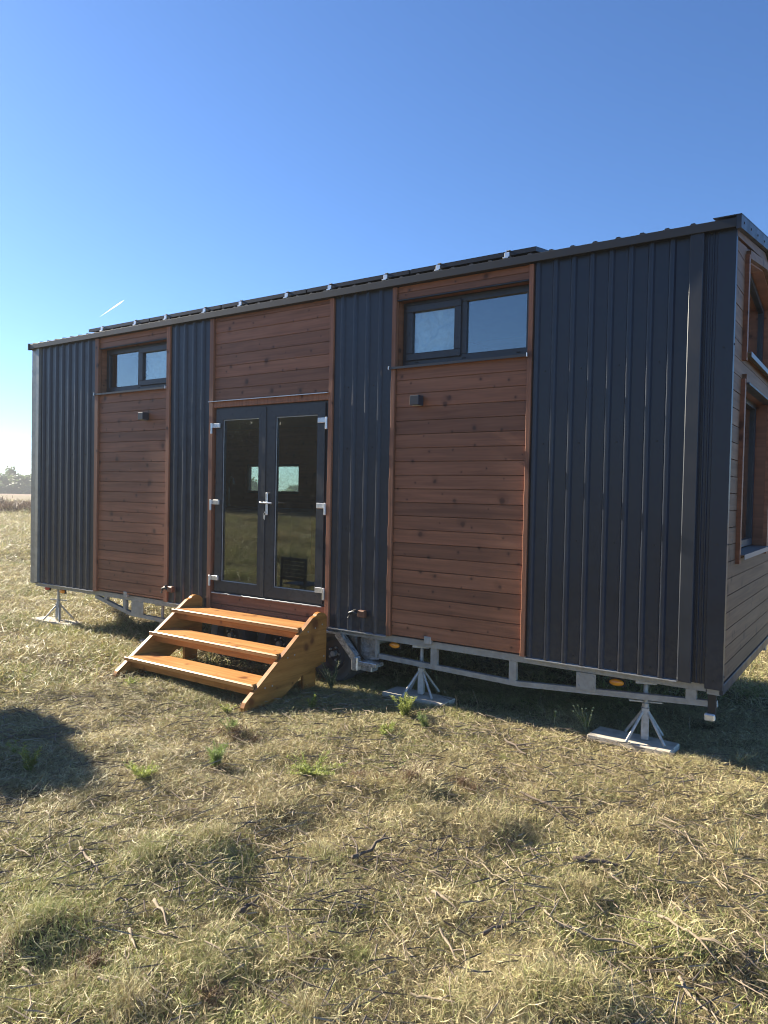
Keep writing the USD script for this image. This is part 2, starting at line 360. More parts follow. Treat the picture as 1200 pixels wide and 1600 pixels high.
def ground_z(x, y):
    x, y = np.asarray(x, float), np.asarray(y, float)
    P = np.stack([x, y, np.zeros_like(x)], -1)
    near = np.clip(np.maximum(np.maximum(-9.2 - x, x - 0.8), np.maximum(-0.3 - y, y - 3.2)), 0, 1.0)      # calm around the house
    r = np.hypot(x - CAM[0], y - CAM[1])
    z = GZ + (0.25 + 0.75 * near) * (0.11 * (meshkit.fbm(P * 1.1 + 7.3, 3) - 0.5) + 0.075 * (meshkit.fbm(P * 4.5 + 3.1, 3, 5) - 0.5)) + 0.024 * (meshkit.noise(P * 17.0, 9) - 0.5)
    far = np.clip((r - 14) / 40, 0, 1)
    z = z + far * 0.7 * (meshkit.fbm(P * 0.035 + 1.7, 3, 3) - 0.5)
    z = z + 0.35 * np.exp(-((r - 60 - 4 * meshkit.noise(P * 0.08, 4)) / 4.0) ** 2)                           # low bank across the field
    for mx, my, h, rad in MOUNDS:
        d2 = ((x - mx) ** 2 + (y - my) ** 2) / rad ** 2
        z = z + h * np.exp(-d2)
    return z


def axis_pts(a, b, step, lim, g=1.11):
    pts = list(np.arange(a, b + 1e-9, step))
    s, lo = step, a
    while lo > -lim:
        s *= g
        lo -= s
        pts.insert(0, lo)
    s, hi = step, pts[-1]
    while hi < lim:
        s *= g
        hi += s
        pts.append(hi)
    return np.array(pts)


gx, gy = axis_pts(-7.0, 1.8, 0.035, 2500), axis_pts(-4.2, 2.0, 0.035, 2500)
X, Y = np.meshgrid(gx, gy, indexing='ij')
Z = ground_z(X, Y)
idx = np.arange(X.size).reshape(X.shape)
q = np.stack([idx[:-1, :-1], idx[1:, :-1], idx[1:, 1:], idx[:-1, 1:]], -1).reshape(-1, 4)
tag(obj('ground', (np.stack([X, Y, Z], -1).reshape(-1, 3), q), M['ground'], smooth=True), 'rough meadow of dry grass round the tiny house', None, None, 'structure')


def on_ground(px, py):
    p = unproject(px, py)
    for _ in range(4):
        p = unproject(px, py, float(ground_z(p[0], p[1])))
    return np.array([p[0], p[1], float(ground_z(p[0], p[1]))])


# ------------------------------------------------------------------ the tiny house on its trailer
X0, X1, W, H = -8.48, 0.0, 2.5, 3.07
house = thing('tiny_house', 'long tiny house on a trailer, clad in dark ribbed metal and brown boards', 'tiny house')
slope = 0.16


def gable_poly(d=0.0, base=0.0):
    return sg.Polygon([(0 + d, base), (W - d, base), (W - d, H - d + 0.02), (W / 2, H + slope * W / 2 - d), (0 + d, H - d + 0.02)])


# openings
DOOR = (-5.0, -3.465, 0.17, 2.115)
WIN1 = (-7.03, -5.775, 2.395, 2.93)
WIN2 = (-2.70, -1.465, 2.365, 2.94)
GW_LO = sg.box(0.43, 0.84, 1.77, 2.10)
GW_UP = sg.Polygon([(0.45, 2.30), (2.05, 2.30), (2.05, 2.985), (1.25, 3.115), (0.45, 2.985)])
BACK = (-6.92, -5.88, 1.22, 1.64)

# wall shell: front and back walls as panels with openings, gable ends with openings
def wall_xz(x0, x1, z0, z1, y0, y1, holes):
    s = sg.box(x0, z0, x1, z1)
    for a, b, c, d in holes:
        s = s.difference(sg.box(a, c, b, d))
    qm = trimesh.creation.extrude_polygon(s, y1 - y0, engine='earcut')
    v = qm.vertices.copy()
    qm.vertices = np.stack([v[:, 0], v[:, 2] + y0, v[:, 1]], 1)
    qm.faces = qm.faces[:, ::-1]
    return qm


obj('front_wall', wall_xz(X0 + .03, X1 - .03, 0.0, H - .01, 0.022, 0.15, [DOOR, WIN1, WIN2]), M['wood'], house)
obj('back_wall', wall_xz(X0 + .03, X1 - .03, 0.0, H - .01, W - 0.15, W - 0.022, [BACK]), M['wood'], house)
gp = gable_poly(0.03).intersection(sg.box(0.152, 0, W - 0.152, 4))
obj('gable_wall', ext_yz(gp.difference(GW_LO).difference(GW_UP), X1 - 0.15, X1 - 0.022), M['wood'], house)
obj('end_wall', ext_yz(gp, X0 + 0.022, X0 + 0.15), M['metal'], house)
obj('floor', bx(X0 + .16, X1 - .16, .155, W - .155, 0.0, 0.12), M['inside'], house)
obj('inner_wall', bx(-2.95, -2.88, .155, W - .155, 0.125, 2.9), M['inside'], house)
obj('inner_wall', bx(-7.6, -7.53, .155, W - .155, 0.125, 2.3), M['inside'], house)
obj('loft_floor', bx(-7.52, -2.96, .9, W - .155, 2.15, 2.28), M['inside'], house)

# ribbed metal sheets
def rib_sheet(x0, x1, z0, z1, pitch=0.142, first=0.06, depth=0.020):
    pts = [(x0, 0.0)]
    x = x0 + first
    while x + 0.03 < x1 - 0.008:
        pts += [(x - 0.026, 0.0), (x - 0.018, -depth * .62), (x - 0.0155, -depth * .80), (x - 0.0115, -depth * .94), (x - 0.006, -depth), (x + 0.006, -depth), (x + 0.0115, -depth * .94), (x + 0.0155, -depth * .80), (x + 0.018, -depth * .62), (x + 0.026, 0.0)]
        x += pitch
    pts.append((x1, 0.0))
    outer = [(a, b - 0.004) for a, b in pts]
    inner = [(a, b + 0.0) for a, b in pts][::-1]
    return ext_xy(sg.Polygon(outer + inner).buffer(0), z0, z1)


def screws(xs, zs, y, r=0.0065):
    ms = []
    for a in xs:
        for b in zs:
            c = trimesh.creation.cylinder(radius=r, height=0.006, sections=8)
            c.apply_transform(trimesh.transformations.rotation_matrix(math.pi / 2, [1, 0, 0]))
            c.apply_translation([a, y, b])
            ms.append(c)
    return cat_(ms)


for k, (a, b, first) in enumerate([(-8.30, -7.105, 0.05), (-5.712, -5.075, 0.075), (-3.398, -2.748, 0.075), (-1.422, -0.285, 0.01)]):
    pn = part('metal_panel', house)
    obj('sheet', rib_sheet(a, b, -0.012, H - .01, first=first + 0.02), M['metal'], pn)
    st = np.arange(a + first + 0.09, b - 0.03, 0.142 * 2)
    tag(obj('screws', screws(st, [0.05, 0.92, 1.66, 2.22], -0.006), M['black'], pn, smooth=40), kind='stuff')
    obj('bottom_drip', ext_yz(sg.Polygon([(0.02, -0.004), (-0.028, -0.018), (-0.028, -0.024), (0.02, -0.012)]), a, b), M['sillm'], pn)

# corner flashings
ca = part('corner_flashing', house)
obj('flat_strip', ext_xy(sg.Polygon([(-0.282, 0.0), (-0.281, -0.034), (-0.278, -0.042), (-0.273, -0.046), (-0.192, -0.050), (-0.188, -0.046), (-0.186, 0.0)]), -0.012, H - .01), M['flash'], ca)
obj('grooved_strip', ext_xy(sg.Polygon([(-0.186, 0.006), (-0.186, -0.004), (-0.172, -0.004), (-0.168, -0.012), (-0.160, -0.012), (-0.156, -0.004), (-0.140, -0.004), (-0.136, -0.012), (-0.128, -0.012), (-0.124, -0.004), (-0.108, -0.004), (-0.108, 0.006)]), -0.012, H - .01), M['metal'], ca)
obj('corner_strip', ext_xy(sg.Polygon([(-0.108, 0.0), (-0.104, -0.016), (0.010, -0.016), (0.010, 0.035), (0.004, 0.035), (0.004, -0.010), (-0.1, -0.008)]), -0.04, H - .005), M['metal'], ca)
tag(obj('screws', cat_([screws([-0.05], [0.02, 0.95, 2.28], -0.018)] + [bx(0.008, 0.015, 0.017, 0.029, z - .006, z + .006, .002) for z in (0.05, .95, 2.3)]), M['black'], ca), kind='stuff')
cb = part('corner_flashing', house)
obj('corner_strip', ext_xy(sg.Polygon([(X0 - .030, 0.09), (X0 - .030, -0.010), (X0 - .024, -0.016), (-8.392, -0.018), (-8.388, 0.0), (-8.46, 0.09)]), -0.03, H - .005), M['cornerm'], cb)
obj('flat_strip', ext_xy(sg.Polygon([(-8.386, 0.0), (-8.378, -0.032), (-8.310, -0.036), (-8.304, 0.0)]), -0.012, H - .01), M['cornerm'], cb)
tag(obj('screws', screws([-8.44], [0.06, 1.5, 2.35], -0.002), M['black'], cb), kind='stuff')

# brown board panels
PITCH = 0.118


def board_panel(x0, x1, z0, z1, down_from=None):
    """Level boards between z0 and z1; whole boards counted upwards from z0 or downwards from z1."""
    pn = part('board_panel', house)
    z = z0
    edges = [z0]
    if down_from:
        e = [z1]
        while e[-1] - PITCH > z0 + 0.01:
            e.append(e[-1] - PITCH)
        edges = [z0] + e[::-1]
    else:
        while edges[-1] + PITCH < z1 - 0.01:
            edges.append(edges[-1] + PITCH)
        edges.append(z1)
    for a, b in zip(edges[:-1], edges[1:]):
        w = rng.uniform(-0.0015, 0.0015)
        obj('board', ext_yz(sg.Polygon([(0.021, a + .0004), (0.012, a + .0004), (0.0075 + w, a + .0012), (-0.002 + w, a + .0065), (-0.002 + w, b - .0004), (0.021, b - .0004)]), x0 + .002, x1 - .002), M['wood'], pn)


board_panel(-7.03, -5.775, 0.0, 2.385, True)
board_panel(-7.03, -5.775, 2.935, 2.995)
board_panel(-7.03, -5.775, 2.996, H - .012)
board_panel(-5.01, -3.45, 2.19, H - .012)
board_panel(-5.01, -3.45, -0.01, 0.165, True)
board_panel(-2.70, -1.465, 0.0, 2.355, True)
board_panel(-2.70, -1.465, 2.945, 3.0)
board_panel(-2.70, -1.465, 3.001, H - .012)
for a, b in [(-7.10, -7.033), (-5.772, -5.716), (-5.071, -5.013), (-3.447, -3.402), (-2.745, -2.703), (-1.462, -1.426)]:
    obj('trim_board', bx(a, b, -0.026, 0.02, -0.012, H - .014, 0.003), M['trim'], house)

# window sills, heads
for (a, b, z0, z1) in (WIN1, WIN2):
    s = part('window_sill', house)
    obj('plate', ext_yz(sg.Polygon([(0.10, z0 + 0.010), (-0.045, z0 - 0.006), (-0.045, z0 - 0.026), (-0.041, z0 - 0.026), (-0.041, z0 - 0.010), (0.10, z0 + 0.005)]), a - 0.055, b + 0.002), M['flash'], s)
    obj('end_cap', bx(b + .0025, b + .010, -0.048, -0.002, z0 - .028, z0 + .004, .002), M['silver'], s)
    obj('end_cap', bx(a - .064, a - .056, -0.048, -0.028, z0 - .028, z0 + .004, .002), M['silver'], s)
    obj('window_head', bx(a, b, -0.012, 0.02, z1 - 0.004, z1 + 0.004), M['flash'], house)

# windows of the front
def frame_rect(x0, x1, z0, z1, w, y0, y1, c=0.004):
    return cat_([bx(x0, x1, y0, y1, z0, z0 + w, c), bx(x0, x1, y0, y1, z1 - w, z1, c),
                 bx(x0, x0 + w, y0 + .0005, y1 - .0005, z0 + w - .002, z1 - w + .002, c), bx(x1 - w, x1, y0 + .0005, y1 - .0005, z0 + w - .002, z1 - w + .002, c)])


def front_window(x0, x1, z0, z1, mull, sash_left):
    wn = part('window', house)
    zb = z0 + 0.016
    obj('frame', cat_([frame_rect(x0 + .004, x1 - .002, zb, z1 - .006, 0.058, 0.085, 0.145), bx(mull - .035, mull + .035, 0.0855, 0.1445, zb + .056, z1 - .062, .004)]), M['pvc'], wn)
    sx0, sx1 = (x0 + .045, mull - .012) if sash_left else (mull + .012, x1 - .022)
    fx0, fx1 = (mull + .036, x1 - .06) if sash_left else (x0 + .062, mull - .036)
    obj('sash', frame_rect(sx0, sx1, zb + .040, z1 - .038, 0.062, 0.066, 0.120, 0.005), M['pvc'], wn)
    obj('pane', bx(sx0 + .06, sx1 - .06, 0.092, 0.097, zb + .10, z1 - .10), M['glass'], wn)
    obj('pane', bx(fx0, fx1, 0.106, 0.111, zb + .058, z1 - .064), M['glass'], wn)
    # crumpled net behind the sash
    n = 40
    uu, vv = np.meshgrid(np.linspace(sx0 + .05, sx1 - .05, n), np.linspace(zb + .08, z1 - .09, n // 2), indexing='ij')
    P = np.stack([uu, vv, 0 * uu], -1)
    yy = 0.135 + 0.02 * np.sin(22 * meshkit.fbm(P * 6.0, 2, 3))
    ii = np.arange(uu.size).reshape(uu.shape)
    obj('net', (np.stack([uu, yy, vv], -1).reshape(-1, 3), np.stack([ii[:-1, :-1], ii[1:, :-1], ii[1:, 1:], ii[:-1, 1:]], -1).reshape(-1, 4)), M['curtain'], wn, smooth=True)
    for s in (0.12, 0.5, 0.9):
        obj('drain_cap', bx(x0 + (x1 - x0) * s - .018, x0 + (x1 - x0) * s + .018, 0.078, 0.086, zb + .018, zb + .028, .003), M['black'], wn)
    hx = sx0 + .02 if sash_left else sx1 - .02
    obj('hinge', bx(hx - .012, hx + .012, .058, .067, (z0 + z1) / 2 - .015, (z0 + z1) / 2 + .015, .003), M['pvc'], wn)


front_window(*WIN1, mull=-6.385, sash_left=False)
front_window(*WIN2, mull=-2.10, sash_left=True)

# window in the back wall
bw = part('window', house)
obj('frame', cat_([frame_rect(BACK[0], BACK[1], BACK[2], BACK[3], 0.035, W - .12, W - .06), bx(-6.52, -6.42, W - .1195, W - .0605, BACK[2] + .03, BACK[3] - .03, .004)]), M['pvc'], bw)
obj('pane', bx(BACK[0] + .033, BACK[1] - .033, W - .092, W - .088, BACK[2] + .033, BACK[3] - .033), M['glass'], bw)

# the glazed double door
dr = part('door', house)
obj('frame', cat_([bx(DOOR[0] + .001, DOOR[0] + .03, .012, .10, DOOR[2], DOOR[3], .003), bx(DOOR[1] - .03, DOOR[1] - .001, .012, .10, DOOR[2], DOOR[3], .003),
                   bx(DOOR[0] + .03, DOOR[1] - .03, .012, .10, DOOR[3] - .028, DOOR[3], .003), bx(DOOR[0] + .03, DOOR[1] - .03, .012, .10, DOOR[2], DOOR[2] + .018, .003)]), M['pvc'], dr)


def door_leaf(x0, x1, gx0, gx1):
    z0, z1, gz0, gz1 = 0.19, 2.095, 0.295, 1.985
    # mitred profile: four tapered boards meeting at 45 degrees
    fr = []
    y0, y1 = -0.008, 0.05
    for a, b, c, d in [((x0, z0), (x1, z0), (gx1, gz0), (gx0, gz0)), ((x1, z0), (x1, z1), (gx1, gz1), (gx1, gz0)), ((x1, z1), (x0, z1), (gx0, gz1), (gx1, gz1)), ((x0, z1), (x0, z0), (gx0, gz0), (gx0, gz1))]:
        pl = sg.Polygon([a, b, c, d]).buffer(-0.0006, join_style=2)
        qm = trimesh.creation.extrude_polygon(pl, y1 - y0, engine='earcut')
        v = qm.vertices.copy()
        qm.vertices = np.stack([v[:, 0], v[:, 2] + y0, v[:, 1]], 1)
        qm.faces = qm.faces[:, ::-1]
        fr.append(qm)
    obj('leaf', cat_(fr), M['pvc'], dr)
    obj('gasket', frame_rect(gx0 - .001, gx1 + .001, gz0 - .001, gz1 + .001, 0.008, 0.004, 0.012, 0.001), M['sillm'], dr)
    obj('pane', bx(gx0 + .0005, gx1 - .0005, .016, .021, gz0 + .0005, gz1 - .0005), M['doorglass'], dr)


door_leaf(-4.972, -4.277, -4.875, -4.352)
door_leaf(-4.272, -3.495, -4.125, -3.588)
obj('cover_strip', bx(-4.300, -4.250, -0.016, -0.0085, 0.19, 2.095, .003), M['pvc'], dr)
for hx, s in ((-4.985, 1), (-3.483, -1)):
    for z in (1.925, 1.12, 0.32):
        hg = cat_([bx(min(hx, hx + s * .085), max(hx, hx + s * .085), -0.034, -0.0165 + .008, z - .022, z + .028, .004), bx(hx - s * .028 - .011, hx - s * .028 + .011, -0.05, -0.0275, z - .085, z + .03, .005), bx(min(hx, hx - s * .03), max(hx, hx - s * .03), -.036, -.0275, z - .02, z + .026)])
        obj('hinge', hg, M['silver'], dr)
hp = [bx(-4.232, -4.200, -0.030, -0.0165, 1.01, 1.235, .006)]
obj('handle_plate', hp[0], M['silver'], dr)
lv = tube([(-4.216, -.02, 1.135), (-4.216, -.065, 1.135), (-4.205, -.075, 1.135), (-4.10, -.075, 1.132)], 0.010, 8)
obj('handle', lv, M['silver'], dr, smooth=True)
obj('handle', tube([(-4.216, -.02, 1.1349), (-4.216, -.058, 1.1349), (-4.225, -.066, 1.1349), (-4.27, -.066, 1.135)], 0.008, 8), M['silver'], dr, smooth=True)
ky = [trimesh.creation.annulus(0.010, 0.014, 0.003)]
ky[0].apply_transform(trimesh.transformations.rotation_matrix(math.pi / 2, [1, 0, 0])); ky[0].apply_translation([-4.219, -.045, 1.022])
ky.append(bx(-4.224, -4.214, -.047, -.043, .965, 1.012)); ky.append(bx(-4.238, -4.226, -.043, -.039, .972, 1.01)); ky.append(bar((-4.216, -.02, 1.04), (-4.216, -.048, 1.04), .012, round_=True))
obj('keys', cat_(ky), M['silver'], dr)
obj('header_board', bx(-5.01, -3.45, -0.020, 0.02, 2.118, 2.182, .003), M['trim'], house)
obj('drip_flashing', ext_yz(sg.Polygon([(0.02, 2.190), (-0.05, 2.184), (-0.05, 2.176), (-0.046, 2.176), (-0.046, 2.181), (0.02, 2.186)]), -5.06, -3.44), M['sillm'], house)
obj('threshold', bx(-5.0, -3.5, -0.022, 0.0, 0.158, 0.170, .002), M['sillm'], house)

# wall lamps (unlit), water and power fittings
for x, z in ((-6.13, 2.075), (-2.455, 2.05)):
    w = part('wall_lamp', house)
    obj('box', bx(x - .044, x + .044, -0.095, -0.012, z - .042, z + .042, .004), M['flash'], w)
    obj('back_plate', bx(x - .036, x + .036, -0.0125, -0.001, z - .036, z + .036, .002), M['black'], w)
    obj('lens', bx(x - .03, x + .03, -0.085, -0.02, z - .044, z - .0425), M['curtain'], w)
for x, z in ((-5.655, 0.140), (-3.03, 0.155)):
    t = part('outdoor_tap', house)
    obj('body', cat_([bx(x - .005, x + .075, -0.07, -0.02, z - .03, z + .035, .008)]), M['brass'], t)
    obj('spout', tube([(x - .01, -.045, z), (x - .06, -.052, z + .012), (x - .10, -.055, z - .005), (x - .11, -.055, z - .05)], [.020, .018, .016, .013], 8), M['black'], t, smooth=True)
    obj('lever', bar((x - .05, -.055, z + .03), (x - .0, -.085, z + .045), .016, .01), M['black'], t)

# roof: two ribbed slopes, fascia, rake trims
rf = part('roof', house)
EY, EZ = -0.050, H + 0.045
zr = EZ + slope * (W / 2 - EY)
top = [(EY, EZ), (W / 2, zr), (W - EY, EZ)]
obj('sheet', ext_yz(sg.Polygon([(a, b) for a, b in top] + [(a, b - 0.012) for a, b in top[::-1]]), X0 - .022, X1 + .012), M['roof'], rf)
obj('lining', ext_yz(sg.Polygon([(.03, EZ - .03), (W / 2, zr - .05), (W - .03, EZ - .03), (W - .03, EZ - .045), (W / 2, zr - .1), (.03, EZ - .045)]), X0 + .02, X1 - .02), M['inside'], rf)
ribs = []
xr = X0 + 0.06
while xr < X1 - 0.14:
    for s in (0, 1):
        ya, yb = EY - 0.004, W / 2
        za, zb2 = EZ + 0.001, zr + 0.001
        if s:
            ya, yb = W - ya, W - yb
        v = np.array([(xr - .024, ya, za), (xr - .011, ya, za + .016), (xr + .011, ya, za + .016), (xr + .024, ya, za), (xr - .024, yb, zb2), (xr - .011, yb, zb2 + .016), (xr + .011, yb, zb2 + .016), (xr + .024, yb, zb2)])
        f = np.array([(0, 1, 5), (0, 5, 4), (1, 2, 6), (1, 6, 5), (2, 3, 7), (2, 7, 6), (0, 3, 2), (0, 2, 1)])
        if not s:
            f = f[:, ::-1]
        ribs.append(trimesh.Trimesh(v, f[:, ::-1] if not s else f, process=False))
    xr += 0.17
tag(obj('roof_ribs', cat_(ribs), M['roof'], rf), kind='stuff')
obj('fascia', bx(X0 - .022, X1 + .013, EY - .012, EY - .001, H - .012, EZ + .004, .002), M['roof'], rf)
obj('fascia', bx(X0 - .022, X1 + .013, W - EY + .001, W - EY + .012, H - .012, EZ + .004, .002), M['roof'], rf)
obj('soffit', bx(X0, X1, EY, 0.02, H - .010, H - .002), M['roof'], rf)
for xa, xb in ((X1 + .0135, X1 + .045), (X0 - .036, X0 - .0225)):
    obj('rake_trim', ext_yz(sg.Polygon([(EY - .02, EZ + .014), (W / 2, zr + .026), (W - EY + .02, EZ + .014), (W - EY + .02, EZ - .072), (W / 2, zr - .064), (EY - .02, EZ - .072)]), xa, xb), M['flash'], rf)
obj('rake_cap', ext_yz(sg.Polygon([(EY - .022, EZ + .015), (W / 2, zr + .027), (W - EY + .022, EZ + .015), (W - EY + .022, EZ + .021), (W / 2, zr + .034), (EY - .022, EZ + .021)]), X1 - .13, X1 + .046), M['flash'], rf)
tag(obj('screws', cat_([bx(X1 + .044, X1 + .050, y - .007, y + .007, EZ + slope * y - .025, EZ + slope * y - .011, .002) for y in (0.03, 0.32, 0.62, 0.95, 1.2)]), M['black'], rf), kind='stuff')

# solar panels
pw = (7.22 - 1.39) / 5
for k in range(5):
    a = -7.22 + k * pw
    b = a + pw - 0.018
    sp = part('solar_panel', house)
    y0, y1 = -0.035, 1.12
    zf = lambda y: EZ + slope * (y - EY) + 0.030
    pr = lambda d0, d1, ya, yb: sg.Polygon([(ya, zf(ya) + d0), (yb, zf(yb) + d0), (yb, zf(yb) + d1), (ya, zf(ya) + d1)])
    obj('frame', cat_([ext_yz(pr(0, .035, y0, y0 + .03), a, b), ext_yz(pr(0, .035, y1 - .03, y1), a, b), ext_yz(pr(0, .0345, y0 + .03, y1 - .03), a, a + .03), ext_yz(pr(0, .0345, y0 + .03, y1 - .03), b - .03, b)]), M['pvf'], sp)
    obj('cells', ext_yz(pr(.022, .031, y0 + .03, y1 - .03), a + .03, b - .03), M['pv'], sp)
    for cx in (a + 0.24 * pw, a + 0.78 * pw):
        z0 = zf(y0)
        obj('clamp', cat_([bx(cx - .020, cx + .020, y0 - .014, y0 - .003, z0 - .012, z0 + .026, .003), bx(cx - .008, cx + .028, y0 - .014, y0 + .02, z0 + .036, z0 + .040, .001), bx(cx - .030, cx + .014, y0 - .022, y0 - .012, z0 - .022, z0 - .010, .002)]), M['silver'], sp)
        obj('rail', ext_yz(pr(-.03, -.002, y0 + .01, y1 - .02), cx - .02, cx + .02), M['steel'], sp)

# the gable end: boards and two windows
gb = part('gable_boards', house)
hole = GW_LO.buffer(0.004, join_style=2).union(GW_UP.buffer(0.004, join_style=2))
outl = sg.Polygon([(0.036, 0.0), (W - .036, 0.0), (W - .036, H - .06), (W / 2, zr - .145), (0.036, H - .06)])
z = 0.0
while z < 3.3:
    row = sg.box(0, z + 0.0026, W, z + PITCH - 0.0026).intersection(outl).difference(hole)
    for g in getattr(row, 'geoms', [row]):
        if g.geom_type == 'Polygon' and g.area > 0.0005:
            y_split = None
            g2 = [g]
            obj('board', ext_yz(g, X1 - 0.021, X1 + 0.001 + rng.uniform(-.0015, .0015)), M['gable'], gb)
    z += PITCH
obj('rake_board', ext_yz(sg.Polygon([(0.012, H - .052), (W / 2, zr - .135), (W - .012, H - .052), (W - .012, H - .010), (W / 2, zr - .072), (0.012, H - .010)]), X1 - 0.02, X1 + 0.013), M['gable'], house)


def casing(poly, w, mat, x1, name, parent):
    obj(name, ext_yz(poly.buffer(w, join_style=2).difference(poly), X1 - .018, x1), mat, parent)


for poly, sill_z, kind in ((GW_LO, 0.84, 'lo'), (GW_UP, 2.30, 'up')):
    wn = part('gable_window', house)
    minx, minz, maxx, maxz = poly.bounds
    body = poly.intersection(sg.box(0, sill_z + 0.03, 3, 4))
    # casing boards
    obj('jamb_board', ext_yz(sg.box(minx - .052, minz - .045, minx + .002, (maxz if kind == 'lo' else 2.985) + .02), X1 - .02, X1 + .030), M['wood'], wn)
    obj('jamb_board', ext_yz(sg.box(maxx - .002, minz - .045, maxx + .052, (maxz if kind == 'lo' else 2.985) + .02), X1 - .02, X1 + .030), M['wood'], wn)
    if kind == 'lo':
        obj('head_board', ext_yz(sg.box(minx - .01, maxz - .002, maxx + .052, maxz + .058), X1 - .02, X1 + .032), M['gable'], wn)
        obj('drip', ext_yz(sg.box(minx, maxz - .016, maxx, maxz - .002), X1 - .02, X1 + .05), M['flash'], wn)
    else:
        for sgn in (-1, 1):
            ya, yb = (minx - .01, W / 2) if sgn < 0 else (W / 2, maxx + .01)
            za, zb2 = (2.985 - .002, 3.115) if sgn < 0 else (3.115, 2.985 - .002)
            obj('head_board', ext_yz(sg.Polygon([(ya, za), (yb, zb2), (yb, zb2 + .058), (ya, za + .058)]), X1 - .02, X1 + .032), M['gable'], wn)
    inner = body.buffer(-0.055, join_style=2)
    obj('frame', ext_yz(body.difference(inner), X1 - .14, X1 - .085), M['pvc'], wn)
    obj('pane', ext_yz(inner, X1 - .112, X1 - .107), M['glass'], wn)
    obj('reveal', ext_yz(poly.difference(poly.buffer(-0.012, join_style=2)), X1 - .084, X1 - .001), M['wood'], wn)
    obj('sill', cat_([bx(X1 - .10, X1 + .055, minx + .004, maxx - .004, sill_z + .014, sill_z + .020), bx(X1 + .050, X1 + .055, minx + .004, maxx - .004, sill_z - .016, sill_z + .0139)]), M['sillg'], wn)
    # drape inside
    n = 90
    uu, vv = np.meshgrid(np.linspace(minx + .02, maxx - .3, n), np.linspace(sill_z, maxz - .05, 2), indexing='ij')
    xx = X1 - .21 + 0.025 * np.sin(uu * 60 + 2 * np.sin(uu * 9))
    ii = np.arange(uu.size).reshape(uu.shape)
    obj('curtain', (np.stack([xx, uu, vv], -1).reshape(-1, 3), np.stack([ii[:-1, :-1], ii[1:, :-1], ii[1:, 1:], ii[:-1, 1:]], -1).reshape(-1, 4)), M['drape'], wn, smooth=True)

# ---------------- trailer under the house
ch = part('chassis', house)
for y0, y1 in ((0.03, 0.085), (W - .085, W - .03)):
    obj('rail', bx(X0 + .02, X1 - .10, y0, y1, -0.072, -0.0135, .003), M['steel'], ch)
    front = y0 < 1
    a, b = y0 + .006, y1 - .006
    yc_ = (a + b) / 2
    def chord(p0, p1, hgt=.042):
        return bar((p0[0], yc_, p0[1]), (p1[0], yc_, p1[1]), b - a, hgt, up=(0, 0, 1))
    obj('truss_chord', chord((-2.86, -.222), (-1.50, -.250)), M['steel'], ch)
    obj('truss_chord', chord((-1.50, -.250), (-0.03, -.150)), M['steel'], ch)
    obj('truss_chord', chord((-7.14, -.090), (-6.44, -.232)), M['steel'], ch)
    obj('truss_chord', chord((-6.44, -.232), (-5.40, -.255)), M['steel'], ch)
    for px_, zb_, w in ((-2.89, -.24, .02), (-2.285, -.215, .06), (-1.55, -.23, .06), (-6.93, -.11, .06), (-6.56, -.19, .05), (-0.20, -.145, .07)):
        obj('post', bx(px_ - w / 2, px_ + w / 2, a + .002, b - .002, zb_, -.073), M['steel'], ch)
    obj('bolt_plate', cat_([bx(-1.02, -.87, y0 - .004, y0 + .006, -.205, -.0735, .002)] + [bar((xx_, y0 - .010, zz_), (xx_, y0 - .003, zz_), .02, round_=True) for xx_, zz_ in ((-1.0, -.10), (-.89, -.10), (-1.0, -.18), (-.89, -.18))]), M['steel'], ch)
    obj('bolt_plate', bx(-6.42, -6.20, y0 + .001, y0 + .009, -.222, -.0735, .002), M['steel'], ch)
for x in np.arange(X0 + .15, X1 - .1, 0.92):
    obj('cross_member', bx(x - .03, x + .03, .09, W - .09, -.070, -.015), M['steel'], ch)
obj('floor_pan', bx(X0 + .03, X1 - .03, .09, W - .09, -0.012, -0.004), M['black'], ch)
obj('end_beam', bx(X1 - .095, X1 - .012, .02, W - .02, -0.085, -0.022, .003), M['steel'], ch)
obj('end_plate', bx(X1 - .011, X1 + .012, .0, W, -0.075, -0.004, .003), M['flash'], ch)
obj('clamp_block', bx(-2.36, -2.29, -.008, .03, -.035, .03, .004), M['jack'], ch)
obj('clamp_block', bx(-6.52, -6.46, -.008, .03, -.035, .03, .004), M['jack'], ch)
obj('drawbar', cat_([bar((X0 + .6, .45, -.13), (X0 - .55, W / 2 - .06, -.13), .07, .10), bar((X0 + .6, W - .45, -.13), (X0 - .55, W / 2 + .06, -.13), .07, .10), bx(X0 - 1.05, X0 - .5, W / 2 - .05, W / 2 + .05, -.17, -.09, .01)]), M['steel'], ch)
wh = part('end_light', house)
obj('bracket', bx(-0.085, -0.035, .02, .05, -.235, -.086), M['black'], wh)
obj('lamp', bx(-0.105, -0.035, .0, .045, -.265, -.215, .008), M['silver'], wh)
for x, z, mt in ((-0.735, -.125, 'amber'), (-2.73, -.115, 'amber'), (-7.95, -.11, 'amber'), (-8.30, -.10, 'red')):
    ml = part('marker_light', house)
    lens = trimesh.creation.icosphere(2, 1.0)
    lens.apply_scale([.055, .022, .027]); lens.apply_translation([x, .10, z])
    obj('lens', lens, M[mt], ml, smooth=True)
    obj('base', bx(x - .062, x + .062, .108, .125, z - .03, z + .055, .003), M['black'], ml)

